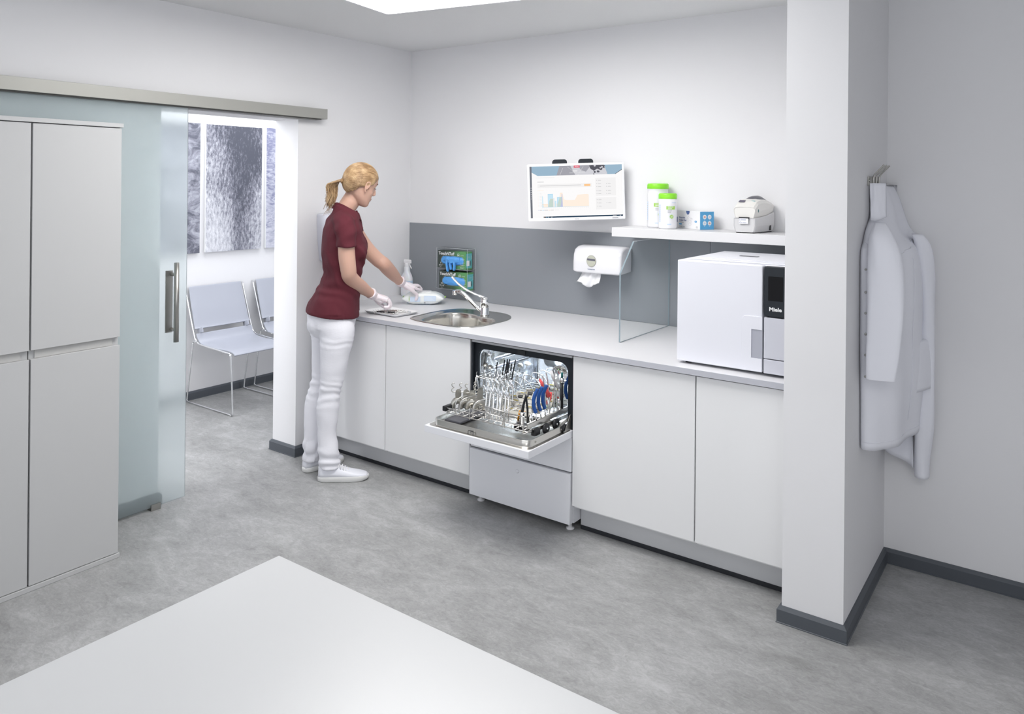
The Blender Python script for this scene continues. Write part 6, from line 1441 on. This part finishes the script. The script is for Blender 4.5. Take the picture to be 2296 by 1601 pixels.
# ---- shoes
def shoe(hx, hy, tx, ty, label=None):
    D = Vector((tx - hx, ty - hy, 0)); L = D.length; D.normalize(); N = Vector((-D.y, D.x, 0))
    def SP(x, y, z): return tuple(Vector((hx, hy, 0)) + D * x + N * y + Vector((0, 0, z)))
    def out(x, k=1.0): # half widths along length
        t = x / L
        return k * (0.034 + 0.012 * sin(min(1, t * 1.35) * pi * 0.5) ** 2 * 1.0) * (1 - max(0, (t - 0.68) / 0.32) ** 2.6) ** 0.5 * (1 if t > 0.12 else sqrt(max(0.0, 1 - ((0.12 - t) / 0.125) ** 2)))
    xs = [L * t for t in (0.0, 0.008, 0.03, 0.07, 0.12, 0.2, 0.3, 0.4, 0.5, 0.6, 0.68, 0.76, 0.84, 0.9, 0.95, 0.985, 1.0)]
    ol = [(x, max(out(x), 0.004)) for x in xs]
    pl_ = [(x, w_) for x, w_ in ol] + [(x, -w_) for x, w_ in ol[::-1]]
    so = MB(); rings = []
    for z, k, dx in ((0.0005, 0.95, 0.0), (0.003, 1.0, 0.0), (0.020, 1.01, 0.0), (0.027, 0.995, 0), (0.029, 0.97, 0)):
        zz = z
        rings.append([SP(L / 2 + (x - L / 2) * k, w_ * k, zz + (0.008 * max(0, (x / L - 0.8) / 0.2) ** 2 if z < 0.004 else 0)) for x, w_ in pl_])
    so.loft(rings, 0)
    up = MB(); rings = []
    hts = [(0.012, 0.074, 0.55), (0.03, 0.082, 0.78), (0.07, 0.080, 0.86), (0.12, 0.078, 0.86), (0.2, 0.080, 0.84), (0.3, 0.086, 0.78), (0.4, 0.083, 0.74), (0.5, 0.072, 0.76), (0.6, 0.062, 0.80), (0.7, 0.054, 0.84), (0.8, 0.048, 0.88), (0.88, 0.043, 0.90), (0.94, 0.038, 0.88), (0.975, 0.033, 0.8)]
    for t, h, k in hts:
        x = L * t; w_ = out(x, 0.985); ring = []
        for j in range(17):
            a = pi * j / 16; y = w_ * cos(a) * (1.0 if abs(cos(a)) > 0.92 else 1.0) ; z = 0.024 + (h - 0.024) * (sin(a) ** 0.62)
            y = y * (1 - (1 - k) * ((z - 0.024) / (h - 0.024)) ** 1.5)
            ring.append(SP(x, y, z))
        rings.append(ring)
    up.loft(rings, 0, (True, True), True, True)
    s_ = so.build('shoe_sole', SOLE, None)
    return so, up, SP, L
for (hx, hy, tx, ty, side) in ((-0.064, -0.098, 0.205, -0.066, 'near'), (-0.172, 0.012, 0.004, 0.205, 'far')):
    so, up, SP, L = shoe(hx, hy, tx, ty)
    bpy.data.objects.remove(bpy.data.objects['shoe_sole'])
    u_ = up.build('shoe', SHOE, wo, local=True)
    so.build('sole', SOLE, u_, local=True)
    la = MB()
    for i in range(5):
        t0 = 0.40 + 0.055 * i; h0 = 0.086 - 0.0072 * i * 1.15
        la.tube([SP(L * t0, 0.029, h0 - 0.012), SP(L * (t0 + 0.01), 0.014, h0 + 0.001), SP(L * (t0 + 0.02), 0, h0 + 0.0035), SP(L * (t0 + 0.035), -0.014, h0 - 0.001), SP(L * (t0 + 0.045), -0.029, h0 - 0.014)], [(0.0028, 0.0018)] * 5, 8)
        la.tube([SP(L * t0, -0.029, h0 - 0.012), SP(L * (t0 + 0.01), -0.014, h0 + 0.001), SP(L * (t0 + 0.02), 0, h0 + 0.005), SP(L * (t0 + 0.035), 0.014, h0 - 0.001), SP(L * (t0 + 0.045), 0.029, h0 - 0.014)], [(0.0028, 0.0018)] * 5, 8)
    la.build('laces', WHP, u_, local=True)
    st = MB().tube([SP(L * 0.015, 0.0, 0.078), SP(L * 0.01, 0.012, 0.074), SP(L * 0.05, 0.030, 0.060)], 0.0008, 5).tube([SP(L * 0.015, 0.0, 0.078), SP(L * 0.01, -0.012, 0.074), SP(L * 0.06, -0.031, 0.058), SP(L * 0.02, -0.026, 0.045)], 0.0008, 5)
    st.build('heel_seam', SOLE, u_, local=True)

# ---- gloved hands
def hand_mesh(wrist, palm_c, knuckles, fingers, thumb, back, cuff_dir):
    m = MB(); w_ = Vector(wrist); ks = [Vector(k) for k in knuckles]; pc = Vector(palm_c)
    # palm as tubes fanning from wrist to each knuckle
    for k in ks: m.tube([w_, w_ + (k - w_) * 0.35, w_ + (k - w_) * 0.7, k], [0.021, 0.018, 0.0155, 0.0128], 12)
    m.tube([w_, pc, (ks[1] + ks[2]) / 2], [0.021, 0.024, 0.015], 14)
    for f, r in fingers: m.tube(spline([tuple(p) for p in f], 4), [r * (1.0 - 0.22 * i / (4 * (len(f) - 1))) for i in range(4 * (len(f) - 1) + 1)], 12); m.ell(Vector(f[-1]), r * 0.78, 10)
    t_, r = thumb; m.tube(spline([tuple(p) for p in t_], 4), [r * (1.25 - 0.45 * i / (4 * (len(t_) - 1))) for i in range(4 * (len(t_) - 1) + 1)], 12); m.ell(Vector(t_[-1]), r * 0.8, 10)
    c = Vector(cuff_dir).normalized()
    m.tube([w_ + c * 0.038, w_ + c * 0.034, w_ + c * 0.015, w_, w_ - c * 0.012], [0.0315, 0.0325, 0.0295, 0.027, 0.021], 18)
    return fuse(m, 0.0021, 3, 0.5, lambda v: 0.0011 * noise.noise(v * 70) + 0.0007 * sin(v.z * 700) * noise.noise(v * 30))
def WL(x, y, z):   # world -> woman's local
    d = Vector((x - 0.3825, y + 0.992, 0)); c, s_ = cos(radians(36.05)), sin(radians(36.05))
    return Vector((d.x * c + d.y * s_, -d.x * s_ + d.y * c, z))
# right hand: back of the hand up, fingers bent down towards the tray holding an instrument
W = Vector((0.192, 0.098, 0.968))
fd_ = (Vector((0.292, 0.150, 0.925)) - W).normalized(); side = Vector((0.35, -0.93, 0)).normalized(); side = (side - fd_ * side.dot(fd_)).normalized(); dn = fd_.cross(side); 
if dn.z > 0: dn = -dn
def HR(f, s, d): return W + fd_ * f + side * s + dn * d
kn = [HR(0.082, -0.030, -0.004), HR(0.088, -0.010, -0.007), HR(0.086, 0.010, -0.006), HR(0.079, 0.029, -0.002)]
fing = [([kn[0], HR(0.108, -0.030, 0.012), HR(0.116, -0.027, 0.032), HR(0.112, -0.021, 0.046)], 0.0104),
        ([kn[1], HR(0.114, -0.010, 0.012), HR(0.119, -0.010, 0.034), HR(0.106, -0.010, 0.047)], 0.0106),
        ([kn[2], HR(0.110, 0.010, 0.014), HR(0.110, 0.010, 0.036), HR(0.092, 0.009, 0.044)], 0.0104),
        ([kn[3], HR(0.097, 0.029, 0.014), HR(0.096, 0.028, 0.033), HR(0.078, 0.024, 0.038)], 0.0094)]
th_ = ([HR(0.018, -0.018, 0.010), HR(0.046, -0.028, 0.026), HR(0.074, -0.028, 0.038), HR(0.098, -0.020, 0.046)], 0.0118)
hr_ = hand_mesh(W, HR(0.050, 0, 0.012), kn, fing, th_, dn, (REL - RWR).normalized() * 1.0)
hr_.build('glove', GLOVEW, wo, local=True, recalc=False)
# the held instrument is a thing of its own
p0 = HR(0.118, -0.022, 0.052); hi_dir = (fd_ * 0.35 + dn * 0.80 - side * 0.30).normalized()
def toW(v):
    c, s_ = cos(radians(36.05)), sin(radians(36.05)); return Vector((0.3825 + v.x * c - v.y * s_, -0.992 + v.x * s_ + v.y * c, v.z))
hi = thing('dental_probe', 'thin steel dental probe held in the gloved right hand above the tray', 'dental instrument', tuple(toW(p0)))
MB().tube([toW(p0 - hi_dir * 0.070), toW(p0 + hi_dir * 0.016)], 0.0028, 8).build('grip', CHROME, hi)
MB().tube([toW(p0 + hi_dir * 0.016), toW(p0 + hi_dir * 0.024), toW(p0 + hi_dir * 0.030 + fd_ * 0.004)], [0.0016, 0.0011, 0.0006], 6).build('working_tip', CHROME, hi)
# left hand: grasping the wipes pack, index finger down the front, others over the lid
W2 = Vector((0.299, 0.470, 0.989)); cwp = WL(0.392, -0.285, 0)
kc = WL(0.374, -0.362, 0.962)
fl = (kc - W2).normalized(); s2 = Vector((0.72, -0.62, -0.12)); s2 = (s2 - fl * s2.dot(fl)).normalized()
n2 = fl.cross(s2); 
if n2.z > 0: n2 = -n2
def HL(f, s, d): return W2 + fl * f + s2 * s + n2 * d
kl = [HL(0.078, 0.030, 0.004), HL(0.086, 0.011, -0.004), HL(0.084, -0.009, -0.004), HL(0.076, -0.027, 0.0)]
tipI = WL(0.398, -0.362, 0.884)
f1 = [kl[0], kl[0] * 0.62 + tipI * 0.38 + Vector((0.010, -0.006, 0.008)), kl[0] * 0.25 + tipI * 0.75 + Vector((0.006, -0.004, 0.003)), tipI]
top = 0.936
def over(k, x, y, r): return ([kl[k], kl[k] * 0.45 + WL(x, y, top + 0.020) * 0.55 + Vector((0, 0, 0.006)), WL(x, y, top + 0.008)], r)
fing2 = [over(1, 0.385, -0.300, 0.0100), over(2, 0.368, -0.285, 0.0100), over(3, 0.348, -0.275, 0.0090)]
th2 = ([HL(0.016, 0.018, 0.006), HL(0.046, 0.034, 0.018), f1[2] + Vector((0, 0, 0.012)), f1[3]], 0.0112)
hl_ = hand_mesh(W2, HL(0.046, 0, 0.008), kl, fing2 + [([kl[0], HL(0.104, 0.030, 0.006), WL(0.402, -0.318, top + 0.006)], 0.0100)], th2, n2, (LEL - LWR).normalized())
hl_.build('glove', GLOVEW, wo, local=True, recalc=False)
